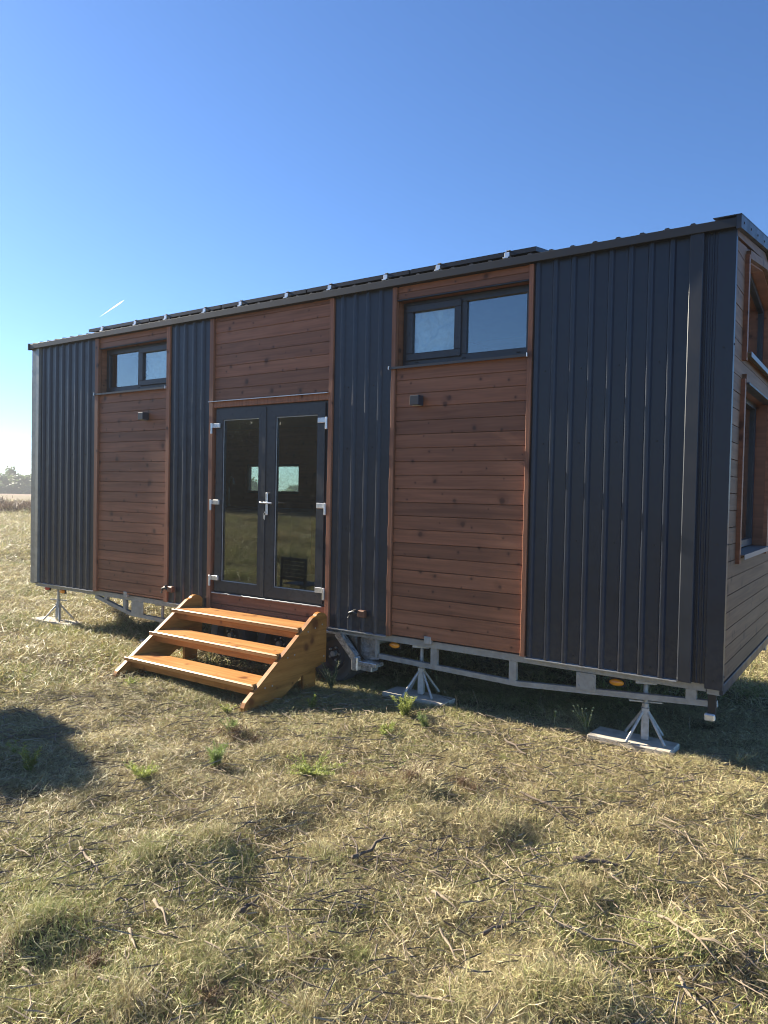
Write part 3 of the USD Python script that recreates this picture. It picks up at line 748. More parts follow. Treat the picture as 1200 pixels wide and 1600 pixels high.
# wheels on three axles
for x in (-4.87, -4.17, -3.46):
    for yy, s in ((0.19, -1), (W - .19, 1)):
        w = part('wheel', house)
        prof = np.array([(0.165, -.085), (0.225, -.095), (0.262, -.085), (0.275, -.055), (0.278, 0.0), (0.275, .055), (0.262, .085), (0.225, .095), (0.165, .085), (0.165, -.085)])
        ty = trimesh.creation.revolve(prof, sections=40)
        rt = trimesh.transformations.rotation_matrix(math.pi / 2, [1, 0, 0])
        ty.apply_transform(rt); ty.apply_translation([x, yy, -.300])
        obj('tyre', ty, M['tyre'], w, smooth=35)
        rp = np.array([(0.0, -.02), (0.055, -.02), (0.07, -.035), (0.13, -.030), (0.15, -.062), (0.166, -.075), (0.166, -.02), (0.0, 0.0)])
        ri = trimesh.creation.revolve(rp, sections=40)
        ri.apply_transform(rt)
        ri.vertices[:, 1] *= 1 if s < 0 else -1
        if ri.vertices[:, 1].mean() * s < 0:
            ri.vertices[:, 1] *= -1
        ri.fix_normals()
        ri.apply_translation([x, yy, -.300])
        obj('rim', ri, M['rim'], w, smooth=35)
        ox = yy + s * .02
        hb = [bar((x, ox - .001, -.3), (x, ox + s * .045, -.3), .055, round_=True)]
        for k in range(5):
            t_ = k * 2 * math.pi / 5
            hb.append(bar((x + .062 * math.cos(t_), ox, -.3 + .062 * math.sin(t_)), (x + .062 * math.cos(t_), ox + s * .028, -.3 + .062 * math.sin(t_)), .020, round_=True))
        obj('hub', cat_(hb), M['jack'], w, smooth=40)
    obj('axle', bar((x, .28, -.3), (x, W - .28, -.3), .06, round_=True), M['steel'], house)

# checker plate mudguard
mg = part('mudguard', house)
obj('side_rim', cat_([bx(-5.25, -3.30, -.012, .05, -.074, -.052, .003), bar((-3.305, .018, -.064), (-3.108, .018, -.262), .062, .066, up=(0, -1, 0)), bx(-3.135, -3.062, -.014, .05, -.385, -.250, .012)]), M['alu'], mg)
sp_ = sg.Polygon([(-3.27, -.074), (-2.90, -.074), (-2.90, -.27), (-3.00, -.285), (-3.07, -.29)])
sh = trimesh.creation.extrude_polygon(sp_, 0.006, engine='earcut'); v = sh.vertices.copy(); sh.vertices = np.stack([v[:, 0], v[:, 2] + .105, v[:, 1]], 1); sh.faces = sh.faces[:, ::-1]
obj('plate', sh, M['aluplate'], mg)
lz = []
for i, x in enumerate(np.arange(-3.26, -2.9, .034)):
    for j, z in enumerate(np.arange(-.28, -.085, .034)):
        xx_ = x + (j % 2) * .017
        if sp_.buffer(-.014).contains(sg.Point(xx_, z)):
            c = trimesh.creation.icosphere(1, 1.0); c.apply_scale([.011, .004, .006])
            c.apply_transform(trimesh.transformations.rotation_matrix(math.radians(45 if (i + j) % 2 else -45), [0, 1, 0])); c.apply_translation([xx_, .104, z]); lz.append(c)
tag(obj('checker_bumps', cat_(lz), M['aluplate'], mg, smooth=True), kind='stuff')
obj('step', cat_([bx(-3.061, -2.86, .0, .12, -.325, -.290, .004), bx(-3.061, -2.92, .02, .12, -.375, -.3255, .004)]), M['alu'], mg)
obj('cover', bx(-5.25, -2.90, .03, .40, -.050, -.046), M['alu'], mg)
obj('back_plate', bx(-3.12, -3.112, .06, .40, -.43, -.08), M['black'], mg)

# ------------------------------------------------------------------ jacks and planks
def make_jack(x, y, ztop, zapex, zfoot, spread, label, rz=0.35):
    t = thing('support_jack', label, 'jack stand', (x, y, zfoot), rz, 'jack stands under the trailer')
    h = zapex - zfoot
    tp = ztop - zfoot
    obj('post', cat_([bx(-.027, .027, -.027, .027, 0.004, h, .003)]), M['jack'], t)
    obj('screw', bar((0, 0, h - .02), (0, 0, tp - .012), .034, round_=True), M['steel'], t, smooth=40)
    obj('top_plate', bx(-.075, .075, -.05, .05, tp - .012, tp + .012, .003), M['jack'], t)
    obj('collar', bar((0, 0, h - .005), (0, 0, h + .03), .05, round_=True), M['jack'], t, smooth=40)
    obj('handle_bar', bar((-.115, -.02, h + .045), (.115, .02, h + .035), .016, round_=True), M['jack'], t, smooth=40)
    for k in range(4):
        a = math.pi / 4 + k * math.pi / 2
        obj('leg', bar((.024 * math.cos(a), .024 * math.sin(a), h - .03), (spread * math.cos(a), spread * math.sin(a), .006), .021, round_=True), M['jack'], t, smooth=40)
    return t


def make_plank(x, y, z, lx, ly, rz, label):
    t = thing('wooden_plank', label, 'plank', (x, y, z), rz, 'planks under the jack stands')
    q = bx(-lx / 2, lx / 2, -ly / 2, ly / 2, 0, .046, .006)
    q = q.subdivide().subdivide()
    q.vertices += (meshkit.noise(q.vertices * 14 + x)[:, None] - .5) * .008
    obj('board', q, M['plank'], t, smooth=35)
    return t


PT = -0.515
jack_spec = [(-0.525, 0.115, 'jack stand nearest the gable end, with a cross handle, under the ribbed corner panel'), (-2.45, 0.115, 'jack stand under the large brown board panel, behind a yellow-green weed'),
             (-8.13, 0.16, 'jack stand under the far left corner of the house'), (-5.985, 0.14, 'jack stand half hidden behind the left side of the steps')]
for i, (x, y, lab) in enumerate(jack_spec):
    make_jack(x, y, -.0725 - .012, -.275 if i < 2 else -.285, PT + .001, .185, lab, 0.30)
make_plank(-0.60, 0.085, PT - .046, .60, .24, -.05, 'pale plank under the jack stand nearest the gable end')
make_plank(-2.46, 0.085, PT - .046, .62, .24, -.02, 'grey plank under the jack stand behind the yellow-green weed')
make_plank(-8.15, 0.15, PT - .046, .80, .22, 0.05, 'pale plank under the jack stand at the far left corner')
make_plank(-5.985, 0.14, PT - .046, .55, .22, 0.0, 'plank under the jack stand behind the left side of the steps')
make_jack(-8.0, W - .1, -.0725 - .012, -.285, PT + .001, .185, 'jack stand on the far side of the house below its left end', 0.3)
make_plank(-8.0, W - .1, PT - .046, .7, .22, 0.1, 'pale plank on the far side below the left end of the house')

# ------------------------------------------------------------------ wooden steps
st = thing('wooden_steps', 'orange stained wooden steps with three treads in front of the glazed door', 'steps', (0, 0, 0))
prof = [(-1.085, -.575), (-.69, -.585), (-.37, -.405), (-.035, -.34), (-.035, .085)]
prof += [(-.035 - .155 * (1 - math.cos(a)) * 0.5 - .02 * math.sin(a), .085 + .052 * math.sin(a)) for a in np.linspace(0.15, math.pi - .5, 9)]
prof += [(-.235, .098), (-1.075, -.50), (-1.095, -.54)]
SX0, SX1 = -5.16, -3.41
for x in (SX0, SX1 - .042):
    q = ext_yz(sg.Polygon(prof).buffer(-.003).buffer(.003), x, x + .042)
    obj('stringer', q, M['stairside'], st)
for yf, zt in ((-.405, .022), (-.680, -.170), (-.965, -.378)):
    obj('tread', bx(SX0 + .004 if False else SX0 + .0425, SX1 - .0425, yf, yf + .285, zt - .038, zt, .006), M['stair'], st)
    obj('tread_nose', bx(SX0 + .010, SX1 - .012, yf - .018, yf - .001, zt - .038, zt - .0005, .005), M['stair'], st)
    obj('apron', bx(SX0 + .043, SX1 - .043, yf + .035, yf + .060, zt - .105, zt - .0385, .003), M['stairside'], st)
for x in (SX0 + .05, SX1 - .0425 - .036):
    obj('rear_leg', bx(x, x + .034, -.30, -.13, -.60, -.25, .003), M['stairside'], st)
tag(obj('screws', cat_([bar((SX1 - .001, y, z), (SX1 + .003, y, z), .014, round_=True) for y, z in ((-.30, -.02), (-.20, .0), (-.57, -.21), (-.48, -.2), (-.85, -.42), (-.76, -.42), (-.10, .02), (-.07, -.28))]), M['sillm'], st), kind='stuff')

# ------------------------------------------------------------------ grass
def blades(n, rad, len_, width, t0, t1, r, zmax=0.0, clump=False, gauss=False):
    """n bent blades; angles above the ground at the base (t0) and the tip (t1) in degrees."""
    a = r.uniform(0, 2 * np.pi, n)
    rr = rad * (np.abs(r.normal(0, .5, n)) if gauss else np.sqrt(r.uniform(0, 1, n)))
    base = np.stack([rr * np.cos(a), rr * np.sin(a), r.uniform(-0.008, zmax, n)], -1)
    az = np.where(r.uniform(0, 1, n) < .35, a + r.normal(0, .7, n), r.normal(.8, 1.0, n)) if clump else r.uniform(0, 2 * np.pi, n)
    L = r.uniform(*len_, n)
    w = r.uniform(*width, n)
    e0, e1 = np.radians(r.uniform(*t0, n)), np.radians(r.uniform(*t1, n))
    d = lambda e, z_: np.stack([np.cos(e) * np.cos(z_), np.cos(e) * np.sin(z_), np.sin(e)], -1)
    az2 = az + r.normal(0, .35, n)
    mid = base + d(e0, az) * (L * .5)[:, None]
    tip = mid + d(e1, az2) * (L * .5)[:, None]
    s = np.stack([-np.sin(az), np.cos(az), 0 * az], -1)
    roll = r.uniform(-.9, .9, n)
    s = s * np.cos(roll)[:, None] + np.array([0, 0, 1.0]) * np.sin(roll)[:, None]
    s = s * (w / 2)[:, None]
    v = np.stack([base - s * .8, base + s * .8, mid + s, mid - s, tip], 1).reshape(-1, 3)
    k = np.arange(n)[:, None] * 5
    f = np.concatenate([k + [0, 1, 2], k + [0, 2, 3], k + [3, 2, 4]], 0)
    return v, f


def joinb(parts):
    vs, fs, o = [], [], 0
    for v, f in parts:
        vs.append(v); fs.append(f + o); o += len(v)
    return np.vstack(vs), np.vstack(fs)


tag(UsdGeom.Xform.Define(stage, '/World/grass'), 'short dry and green grass covering the meadow', 'grass', None, 'stuff')
rg = np.random.default_rng(5)
pi_ = UsdGeom.PointInstancer.Define(stage, '/World/grass/patches')
protos, shapes_ = [], []


def add_proto(name, meshes):
    p = f'/World/grass/patches/prototypes/{name}'
    UsdGeom.Xform.Define(stage, p)
    for i, (vf, mt) in enumerate(meshes):
        add_tone(usdkit.mesh(stage, f'{p}/blades_{i}', vf, mt), 5)
    protos.append(p)
    shapes_.append(meshes)
    return len(protos) - 1


UsdGeom.Scope.Define(stage, '/World/grass/patches/prototypes')
DRY = [add_proto(f'dry_{k}', [(joinb([blades(270, .20, (.02, .085), (.0014, .0034), (2, 38), (-14, 34), rg, .022), blades(45, .20, (.03, .10), (.0015, .003), (30, 75), (5, 60), rg)]), M['straw'])]) for k in range(5)]
MIX = [add_proto(f'mixed_{k}', [(joinb([blades(160, .20, (.025, .085), (.0016, .0032), (2, 40), (-20, 25), rg, .02), blades(120, .17, (.025, .075), (.0018, .0034), (25, 75), (0, 60), rg)]), M['mixed'])]) for k in range(5)]
GRN = [add_proto(f'green_{k}', [(joinb([blades(230, .15, (.025, .075), (.002, .0036), (25, 80), (-5, 55), rg)]), M['green']), (blades(80, .21, (.05, .11), (.0016, .003), (2, 40), (-25, 20), rg, .02), M['straw'])]) for k in range(3)]
TUFT = [add_proto(f'tuft_{k}', [(blades(620, .19, (.07, .25), (.0014, .0028), (25, 85), (-45, 40), rg, clump=True, gauss=True), mt)]) for k, mt in enumerate((M['straw'], M['mixed'], M['mixed'], M['green']))]
HEATH = [add_proto(f'heather_{k}', [(joinb([blades(420, .17, (.03, .09), (.0025, .0055), (10, 85), (-20, 70), rg, .08, gauss=True)]), M['brush'])]) for k in range(2)]

pos, ids, scl, rot = [], [], [], []
PLANKS = [(-0.60, 0.13, .36, .17), (-2.46, 0.13, .37, .17), (-8.15, .15, .46, .17), (-5.98, .14, .34, .17)]


def put(x, y, k, s, sz=None):
    pos.append((x, y)); ids.append(k); scl.append((s, s, sz or s)); rot.append(rg.uniform(0, 2 * np.pi))


def field(n, r0, r1, s, a0=-4, a1=74, power=1.0):
    """Scatter patches in a wedge seen from the camera (angles to the left of +y, degrees)."""
    u = rg.uniform(0, 1, n)
    r = np.sqrt(r0 ** 2 + u * (r1 ** 2 - r0 ** 2))
    a = np.radians(rg.uniform(a0, a1, n))
    x, y = CAM[0] - r * np.sin(a), CAM[1] + r * np.cos(a)
    g = meshkit.fbm(np.stack([x * .9, y * .9, 0 * x + 3.3], -1), 3, 21)
    for xx, yy, gg in zip(x, y, g):
        if any(abs(xx - a_) < b_ and abs(yy - c_) < d_ for a_, c_, b_, d_ in PLANKS):
            continue
        ss = s * rg.uniform(.75, 1.2)
        gg = gg + rg.normal(0, .10)
        under = -8.4 < xx < -0.1 and 0.15 < yy < 2.6
        bare = meshkit.fbm(np.array([[xx * 2.1 + 9, yy * 2.1, 1.5]]), 2, 33)[0]
        if bare > .60 and rg.uniform() < .6:
            continue
        if under and rg.uniform() < .35:
            continue
        k = rg.choice(GRN) if gg > .63 else rg.choice(MIX) if gg > .50 else rg.choice(DRY)
        put(xx, yy, int(k), ss)


field(4600, 1.4, 7.2, 1.0, -10, 76)
field(3600, 7.0, 20, 2.2, -3, 72)
field(3000, 20, 50, 4.4, 25, 70)
field(1300, 3, 22, 2.6, 75, 140)
field(500, 50, 75, 8, 55, 68)
for _ in range(1500):                                           # the field the door glass mirrors
    a, r = math.radians(rg.uniform(34, 60)), math.sqrt(rg.uniform(8.0 ** 2, 46.0 ** 2))
    x, y = CAM[0] - r * math.sin(a), 5.4 - r * math.cos(a)
    if y < -4.5:
        put(x, y, int(rg.choice(MIX + DRY + GRN + TUFT)), rg.uniform(2, 4))
# taller tufts where the photograph has them
for px, py, k, s in [(655, 1285, 1, 1.0), (690, 1300, 0, .9), (770, 1310, 0, .85), (60, 1455, 3, .95), (30, 1480, 1, .9), (230, 1360, 1, .95), (195, 1330, 0, .8), (430, 1275, 0, .8), (330, 1335, 1, .9), (890, 1120, 1, .8), (860, 1125, 3, .6),
                     (910, 1590, 1, 1.1), (780, 1598, 0, 1.1), (840, 1600, 1, 1.2), (560, 1505, 3, .8), (620, 1520, 1, .8), (110, 1235, 0, .6), (1150, 1260, 0, .8), (1090, 1205, 0, .6), (500, 1345, 0, .8), (250, 1200, 0, .7), (1060, 1240, 0, .6),
                     (320, 1540, 1, 1.0), (100, 1560, 1, 1.0), (200, 1590, 0, 1.1), (480, 1600, 0, 1.0), (1000, 1230, 1, .6), (1170, 1220, 0, .7), (960, 1150, 1, .5), (300, 1210, 1, .7), (150, 1130, 0, .6), (450, 1205, 3, .6), (500, 1210, 3, .65), (700, 1590, 1, .9), (690, 1420, 3, .6), (840, 1320, 0, .7), (1000, 1480, 1, .6), (920, 1490, 3, .55), (560, 1330, 0, .7)]:
    q = unproject(px, py)
    put(q[0], q[1], TUFT[k], s * rg.uniform(.5, .68))
for _ in range(320):
    a, r = math.radians(rg.uniform(-8, 70)), math.sqrt(rg.uniform(1.8 ** 2, 9.0 ** 2))
    x, y = CAM[0] - r * math.sin(a), CAM[1] + r * math.cos(a)
    if y < -1.15 or (y < -.15 and (x < -5.5 or x > -3.2)):
        put(x, y, int(rg.choice(GRN)), rg.uniform(.45, .8))
for _ in range(190):
    a, r = math.radians(rg.uniform(-8, 70)), math.sqrt(rg.uniform(2.0 ** 2, 9.0 ** 2))
    x, y = CAM[0] - r * math.sin(a), CAM[1] + r * math.cos(a)
    if y < -1.15 or (y < -.15 and (x < -5.5 or x > -3.2)):
        put(x, y, TUFT[int(rg.integers(0, 4))], rg.uniform(.22, .5))
for px, py, s in [(640, 1245, .8), (600, 1235, .7), (370, 1160, .8), (345, 1150, .6), (670, 1215, .7), (560, 1230, .6), (400, 1165, .6), (145, 1520, .7), (720, 1230, .5), (740, 1240, .5), (330, 1580, .6)]:
    q = unproject(px, py)
    put(q[0], q[1], HEATH[int(rg.integers(0, 2))], s)
for _ in range(260):                                            # dark strip of heather across the field
    a, r = math.radians(rg.uniform(50, 70)), rg.uniform(50, 62)
    put(CAM[0] - r * math.sin(a), CAM[1] + r * math.cos(a), HEATH[int(rg.integers(0, 2))], rg.uniform(4, 7))
pos = np.array(pos)
gz = ground_z(pos[:, 0], pos[:, 1])
e = 0.09
nx = np.clip((ground_z(pos[:, 0] - e, pos[:, 1]) - ground_z(pos[:, 0] + e, pos[:, 1])) / (2 * e), -.8, .8)
ny = np.clip((ground_z(pos[:, 0], pos[:, 1] - e) - ground_z(pos[:, 0], pos[:, 1] + e)) / (2 * e), -.8, .8)
rot, ids, scl = np.array(rot), np.array(ids), np.array(scl)
# the patches nearest the viewer are laid out as plain blades, one mesh for each kind of grass
nearp = np.hypot(pos[:, 0] - CAM[0], pos[:, 1] - CAM[1]) < 5.3
baked = {}
for i in np.nonzero(nearp)[0]:
    c, s_ = math.cos(rot[i]), math.sin(rot[i])
    for (v, f), mt in shapes_[ids[i]]:
        p_ = np.stack([v[:, 0] * c - v[:, 1] * s_, v[:, 0] * s_ + v[:, 1] * c, v[:, 2]], 1) * scl[i][0]
        p_[:, 2] -= p_[:, 0] * nx[i] + p_[:, 1] * ny[i]
        p_ += [pos[i, 0], pos[i, 1], gz[i]]
        t_ = np.clip(np.repeat(TONE.uniform(0, 1, len(v) // 5), 5) * .9 + TONE.uniform(-.1, .2), 0, 1)
        baked.setdefault(str(mt.GetPath()), []).append((p_, f, t_))
for k_, (mp, items) in enumerate(sorted(baked.items())):
    o = np.cumsum([0] + [len(a[0]) for a in items])
    m_ = usdkit.mesh(stage, f'/World/grass/blades' + (f'_{k_:03d}' if k_ else ''), (np.vstack([a[0] for a in items]), np.vstack([a[1] + b for a, b in zip(items, o)])), UsdShade.Material.Get(stage, mp))
    UsdGeom.PrimvarsAPI(m_).CreatePrimvar('tone', Sdf.ValueTypeNames.FloatArray, 'vertex').Set(Vt.FloatArray.FromNumpy(np.concatenate([a[2] for a in items]).astype(np.float32)))
far_ = ~nearp
pos, gz, rot, nx, ny = pos[far_], gz[far_], rot[far_], nx[far_], ny[far_]
ids, scl = [int(a) for a in ids[far_]], scl[far_]
pi_.CreatePrototypesRel().SetTargets([Sdf.Path(p) for p in protos])
pi_.CreateProtoIndicesAttr(Vt.IntArray(ids))
pi_.CreatePositionsAttr(Vt.Vec3fArray.FromNumpy(np.column_stack([pos, gz]).astype(np.float32)))
pi_.CreateScalesAttr(Vt.Vec3fArray.FromNumpy(np.array(scl, np.float32)))
quats = []
for a, u_, v_ in zip(rot, nx, ny):
    tilt = Gf.Rotation(Gf.Vec3d(0, 0, 1), Gf.Vec3d(float(u_), float(v_), 1.0).GetNormalized())
    qq = (Gf.Rotation(Gf.Vec3d(0, 0, 1), math.degrees(a)) * tilt).GetQuat()
    quats.append(Gf.Quath(float(qq.GetReal()), *[float(t_) for t_ in qq.GetImaginary()]))
pi_.CreateOrientationsAttr(Vt.QuathArray(quats))

# fine litter: chips and thin stalks lying about
lit = UsdGeom.PointInstancer.Define(stage, '/World/twig_litter')
tag(lit, 'fine dry twig and bark litter strewn in the grass', 'litter', None, 'stuff')
UsdGeom.Scope.Define(stage, '/World/twig_litter/prototypes')
lp = []
for k in range(4):
    ms = []
    for _ in range(20):
        a, r = rg.uniform(0, 6.28), .4 * math.sqrt(rg.uniform())
        b = rg.uniform(0, 6.28)
        L = rg.uniform(.03, .20)
        c = np.array([r * math.cos(a), r * math.sin(a), rg.uniform(.012, .05)])
        d = np.array([math.cos(b), math.sin(b), rg.normal(0, .12)]) * L / 2
        o = np.array([-d[1], d[0], 0]) * rg.normal(0, .06)
        ms.append(tube([c - d, c + o, c + d], [rg.uniform(.0012, .0036), rg.uniform(.0012, .0036), .0008], 4))
    p = f'/World/twig_litter/prototypes/litter_{k}'
    usdkit.mesh(stage, p, cat_(ms), M['twigpale'] if k % 2 else M['twigdark'])
    lp.append(p)
n = 640
aa, rr = np.radians(rg.uniform(-10, 72, n)), np.sqrt(rg.uniform(1.6 ** 2, 8.5 ** 2, n))
lx, ly = CAM[0] - rr * np.sin(aa), CAM[1] + rr * np.cos(aa)
keep = (ly < -1.2) | ((ly < -.1) & ((lx > -3.2) | (lx < -5.4)))
lx, ly = lx[keep], ly[keep]
n = len(lx)
lit.CreatePrototypesRel().SetTargets([Sdf.Path(p) for p in lp])
lit.CreateProtoIndicesAttr(Vt.IntArray([int(i) for i in rg.integers(0, 4, n)]))
lit.CreatePositionsAttr(Vt.Vec3fArray.FromNumpy(np.column_stack([lx, ly, ground_z(lx, ly) + .01]).astype(np.float32)))
lit.CreateOrientationsAttr(Vt.QuathArray([Gf.Quath(math.cos(a / 2), 0, 0, math.sin(a / 2)) for a in rg.uniform(0, 6.28, n)]))

# ------------------------------------------------------------------ single twigs and sticks
rt_ = np.random.default_rng(3)


def twig(p0, p1, rad, dark, label, fork=0, group=None, lift=.034):
    a, b = on_ground(*p0), on_ground(*p1)
    n = 7
    s = np.linspace(0, 1, n)[:, None]
    P = a * (1 - s) + b * s
    L = np.linalg.norm(b - a)
    side = np.array([-(b - a)[1], (b - a)[0], 0]) / L
    P = P + side * (np.cumsum(rt_.normal(0, .014, n))[:, None] * L)
    P[:, 2] = ground_z(P[:, 0], P[:, 1]) + lift + rad + rt_.uniform(0, .012, n)
    c = a.copy()
    t = thing('twig', label, 'twig', c, 0, group)
    mt = M['twigdark'] if dark else M['twigpale']
    obj('stick', tube(P - c, np.linspace(rad, rad * .45, n) * rt_.uniform(.8, 1.2, n), 7), mt, t, smooth=True)
    for k in range(fork):
        i = int(rt_.integers(1, n - 2))
        d = (P[i + 1] - P[i]); d /= np.linalg.norm(d)
        ang = rt_.choice([-1, 1]) * rt_.uniform(.5, 1.0)
        d = np.array([d[0] * math.cos(ang) - d[1] * math.sin(ang), d[0] * math.sin(ang) + d[1] * math.cos(ang), .12])
        l = L * rt_.uniform(.2, .42)
        obj('side_shoot', tube([P[i] - c, P[i] + d * l * .5 - c + [0, 0, .008], P[i] + d * l - c + rt_.normal(0, .01, 3)], [rad * .6, rad * .45, rad * .2], 6), mt, t, smooth=True)


zr2 = lambda x, y: (600 + x / 2, 1080 + y / 2)
zl = lambda x, y: (x / 2, 1080 + y / 2)
for p0, p1, rad, dark, fork, lab in [
    (zr2(590, 560), zr2(745, 578), .014, 1, 2, 'thickest dark branch stub lying mid foreground, with broken pale end'),
    (zr2(545, 768), zr2(785, 822), .008, 0, 1, 'long pale stick lying nearly level in the lower foreground right of centre'),
    (zr2(860, 740), zr2(1065, 890), .008, 0, 3, 'long pale forked branch lying in the lower right grass'),
    (zr2(1100, 840), zr2(1185, 912), .005, 0, 0, 'thin pale stick at the lower right edge of the grass'),
    (zr2(920, 930), zr2(1010, 1040), .008, 0, 1, 'pale stick pointing out of the bottom right of the picture'),
    (zr2(430, 340), zr2(600, 438), .008, 1, 1, 'long stick lying on the slope of the shaded hollow below the near jack'),
    (zr2(850, 430), zr2(992, 500), .005, 0, 0, 'thin straight stick right of the shaded hollow'),
    (zr2(150, 660), zr2(232, 722), .008, 0, 1, 'pale bent stick left of the level long stick'),
    (zr2(310, 792), zr2(462, 708), .008, 1, 1, 'dark forked stick beside the pale bent stick'),
    (zr2(380, 170), zr2(442, 216), .010, 1, 2, 'dark forked twig just below the yellow-green weed and middle jack'),
    (zl(250, 525), zl(302, 600), .009, 0, 2, 'pale forked twig in the left foreground below the shadow'),
    (zl(480, 690), zl(520, 772), .009, 0, 1, 'pale split stick in the lower left of the foreground'),
    (zl(1100, 552), zl(1198, 472), .010, 1, 3, 'dark branching twig in the middle of the foreground'),
    (zl(750, 722), zl(812, 680), .010, 1, 2, 'short dark forked branch lower centre of the foreground'),
    (zr2(80, 980), zr2(215, 1025), .006, 0, 1, 'pale stick at the bottom edge near the centre'),
    (zl(640, 815), zl(775, 900), .004, 0, 0, 'very thin long stalk in the lower centre grass'),
    (zl(45, 515), zl(92, 545), .005, 0, 0, 'pale curved twig at the left edge of the grass'),
    (zl(405, 775), zl(428, 838), .008, 0, 0, 'short pale stick standing upright-ish in the lower left grass'),
]:
    twig(p0, p1, rad, dark, lab, fork)
for p0, p1, dark in [(zr2(460, 520), zr2(552, 575), 0), (zr2(175, 780), zr2(236, 882), 0), (zr2(1030, 610), zr2(1092, 672), 0), (zr2(940, 460), zr2(992, 552), 0), (zr2(860, 570), zr2(872, 490), 1),
                     (zr2(330, 290), zr2(366, 316), 0), (zr2(828, 800), zr2(855, 870), 0), (zr2(300, 560), zr2(392, 622), 0), (zr2(560, 860), zr2(602, 922), 0), (zr2(145, 592), zr2(207, 616), 0),
                     (zl(495, 785), zl(562, 808), 0), (zl(1060, 240), zl(1076, 286), 0), (zl(70, 905), zl(106, 932), 0), (zl(360, 690), zl(412, 680), 1), (zl(1095, 505), zl(1120, 525), 0), (zl(415, 985), zl(450, 1020), 0),
                     (zr2(540, 520), zr2(552, 545), 0), (zr2(680, 580), zr2(735, 625), 0), (zr2(755, 560), zr2(790, 515), 1), (zr2(1095, 520), zr2(1130, 470), 0), (zr2(500, 715), zr2(535, 760), 0), (zl(305, 932), zl(340, 945), 0), (zl(145, 400), zl(160, 432), 0), (zr2(630, 950), zr2(660, 1000), 0), (zr2(130, 680), zr2(150, 712), 0), (zr2(935, 660), zr2(970, 706), 1), (zr2(20, 255), zr2(48, 282), 0), (zr2(485, 240), zr2(500, 215), 1)]:
    twig(p0, p1, rt_.uniform(.004, .007), dark, 'short dark twig half sunk in the foreground grass' if dark else 'short pale dry twig half sunk in the foreground grass', int(rt_.integers(0, 2)), 'short dark twigs in the grass' if dark else 'short pale twigs in the grass')

# ------------------------------------------------------------------ weeds
def leafy(n, hgt, spread, leaf, width, r, nstem, up=(10, 70), curve=.3, lo=.15):
    """Stems from one base, leaves all along them. Returns (stems, leaves, tips)."""
    stems, vs, fs, tips, o = [], [], [], [], 0
    for k in range(nstem):
        a = r.uniform(0, 2 * np.pi)
        out = spread * math.sqrt(r.uniform(.05, 1)) if nstem > 1 else spread * .2
        h = hgt * r.uniform(.7, 1.0)
        s = np.linspace(0, 1, 6)
        P = np.stack([math.cos(a) * out * s ** 1.4, math.sin(a) * out * s ** 1.4, h * s], -1) + r.normal(0, .012 * hgt, (6, 3)) * s[:, None]
        stems.append(tube(P, np.linspace(.0028, .001, 6) * (1 + hgt * 2), 5))
        tips.append(P[-1])
        m = n // nstem
        v, f = blades(m, .001, (leaf * .6, leaf), (width * .7, width), up, (up[0] - 30, up[1] - 15), r)
        t = r.uniform(lo, 1.0, m)
        c = np.stack([np.interp(t, s, P[:, j]) for j in range(3)], -1)
        v = v.reshape(-1, 5, 3) - v.reshape(-1, 5, 3)[:, :1]
        v = (v * (1.15 - .45 * t)[:, None, None] + c[:, None]).reshape(-1, 3)
        vs.append(v); fs.append(f + o); o += len(v)
    return cat_(stems), (np.vstack(vs), np.vstack(fs)), np.array(tips)


rw = np.random.default_rng(8)


def weed(px, py, label, mat, hgt, spread, n, leaf, width, nstem, heads=False, catg='weed', lo=.15, group=None):
    c = on_ground(px, py)
    t = thing('weed', label, catg, c, 0, group)
    s, lf, tips = leafy(n, hgt, spread, leaf, width, rw, nstem, lo=lo)
    obj('stem', s, M['stem'], t, smooth=True)
    obj('foliage', lf, M[mat], t, tone=5)
    if heads:
        for q in tips:
            h = trimesh.creation.icosphere(1, .008); h.apply_scale([1, 1, .8]); h.apply_translation(q + [0, 0, .004])
            obj('seed_head', h, M['petal'], t, smooth=True)
    return c


weed(632, 1124, 'bushy yellow-green weed in front of the middle jack stand', 'weed', .22, .14, 1500, .05, .006, 13)
weed(917, 1148, 'branching pale green weed with seed heads left of the near jack stand', 'weed', .22, .13, 130, .04, .007, 8, heads=True, lo=.3)
weed(518, 1078, 'dark green pine seedling by the trailer wheel', 'needle', .27, .15, 1300, .055, .0025, 9, catg='pine seedling')
weed(866, 1140, 'single curled stalk with a small pale tip right of the middle jack', 'weed', .16, .06, 30, .03, .007, 1, heads=True, lo=.7)
weed(336, 1200, 'round fluffy bright green tuft in the grass below the steps', 'fluffy', .17, .09, 1300, .055, .004, 12)
weed(488, 1112, 'small bright green sprig at the right foot of the steps', 'weed', .16, .07, 240, .05, .008, 4)
weed(360, 1152, 'low light green tuft straight below the steps', 'fluffy', .12, .09, 700, .05, .004, 9)
weed(665, 1146, 'small green sprout below and right of the bushy yellow-green weed', 'fluffy', .14, .08, 500, .045, .004, 7)
weed(605, 1150, 'flat yellowish sprig below the bushy yellow-green weed', 'weed', .08, .14, 360, .05, .008, 8)
weed(48, 1210, 'green sprig standing in the round shadow at the left edge', 'weed', .20, .12, 320, .06, .009, 6)
weed(25, 1185, 'small sprig at the far left inside the round shadow', 'weed', .10, .07, 90, .05, .006, 3)
weed(485, 1215, 'wide patch of light green weed in the middle foreground', 'weed', .10, .24, 1000, .05, .007, 22)
weed(225, 1225, 'yellow-green low weed left of the foreground centre', 'weed', .13, .15, 600, .055, .007, 12)
weed(1150, 1345, 'dry branching seedling at the right of the foreground', 'mixed', .24, .10, 60, .05, .004, 5, lo=.5)
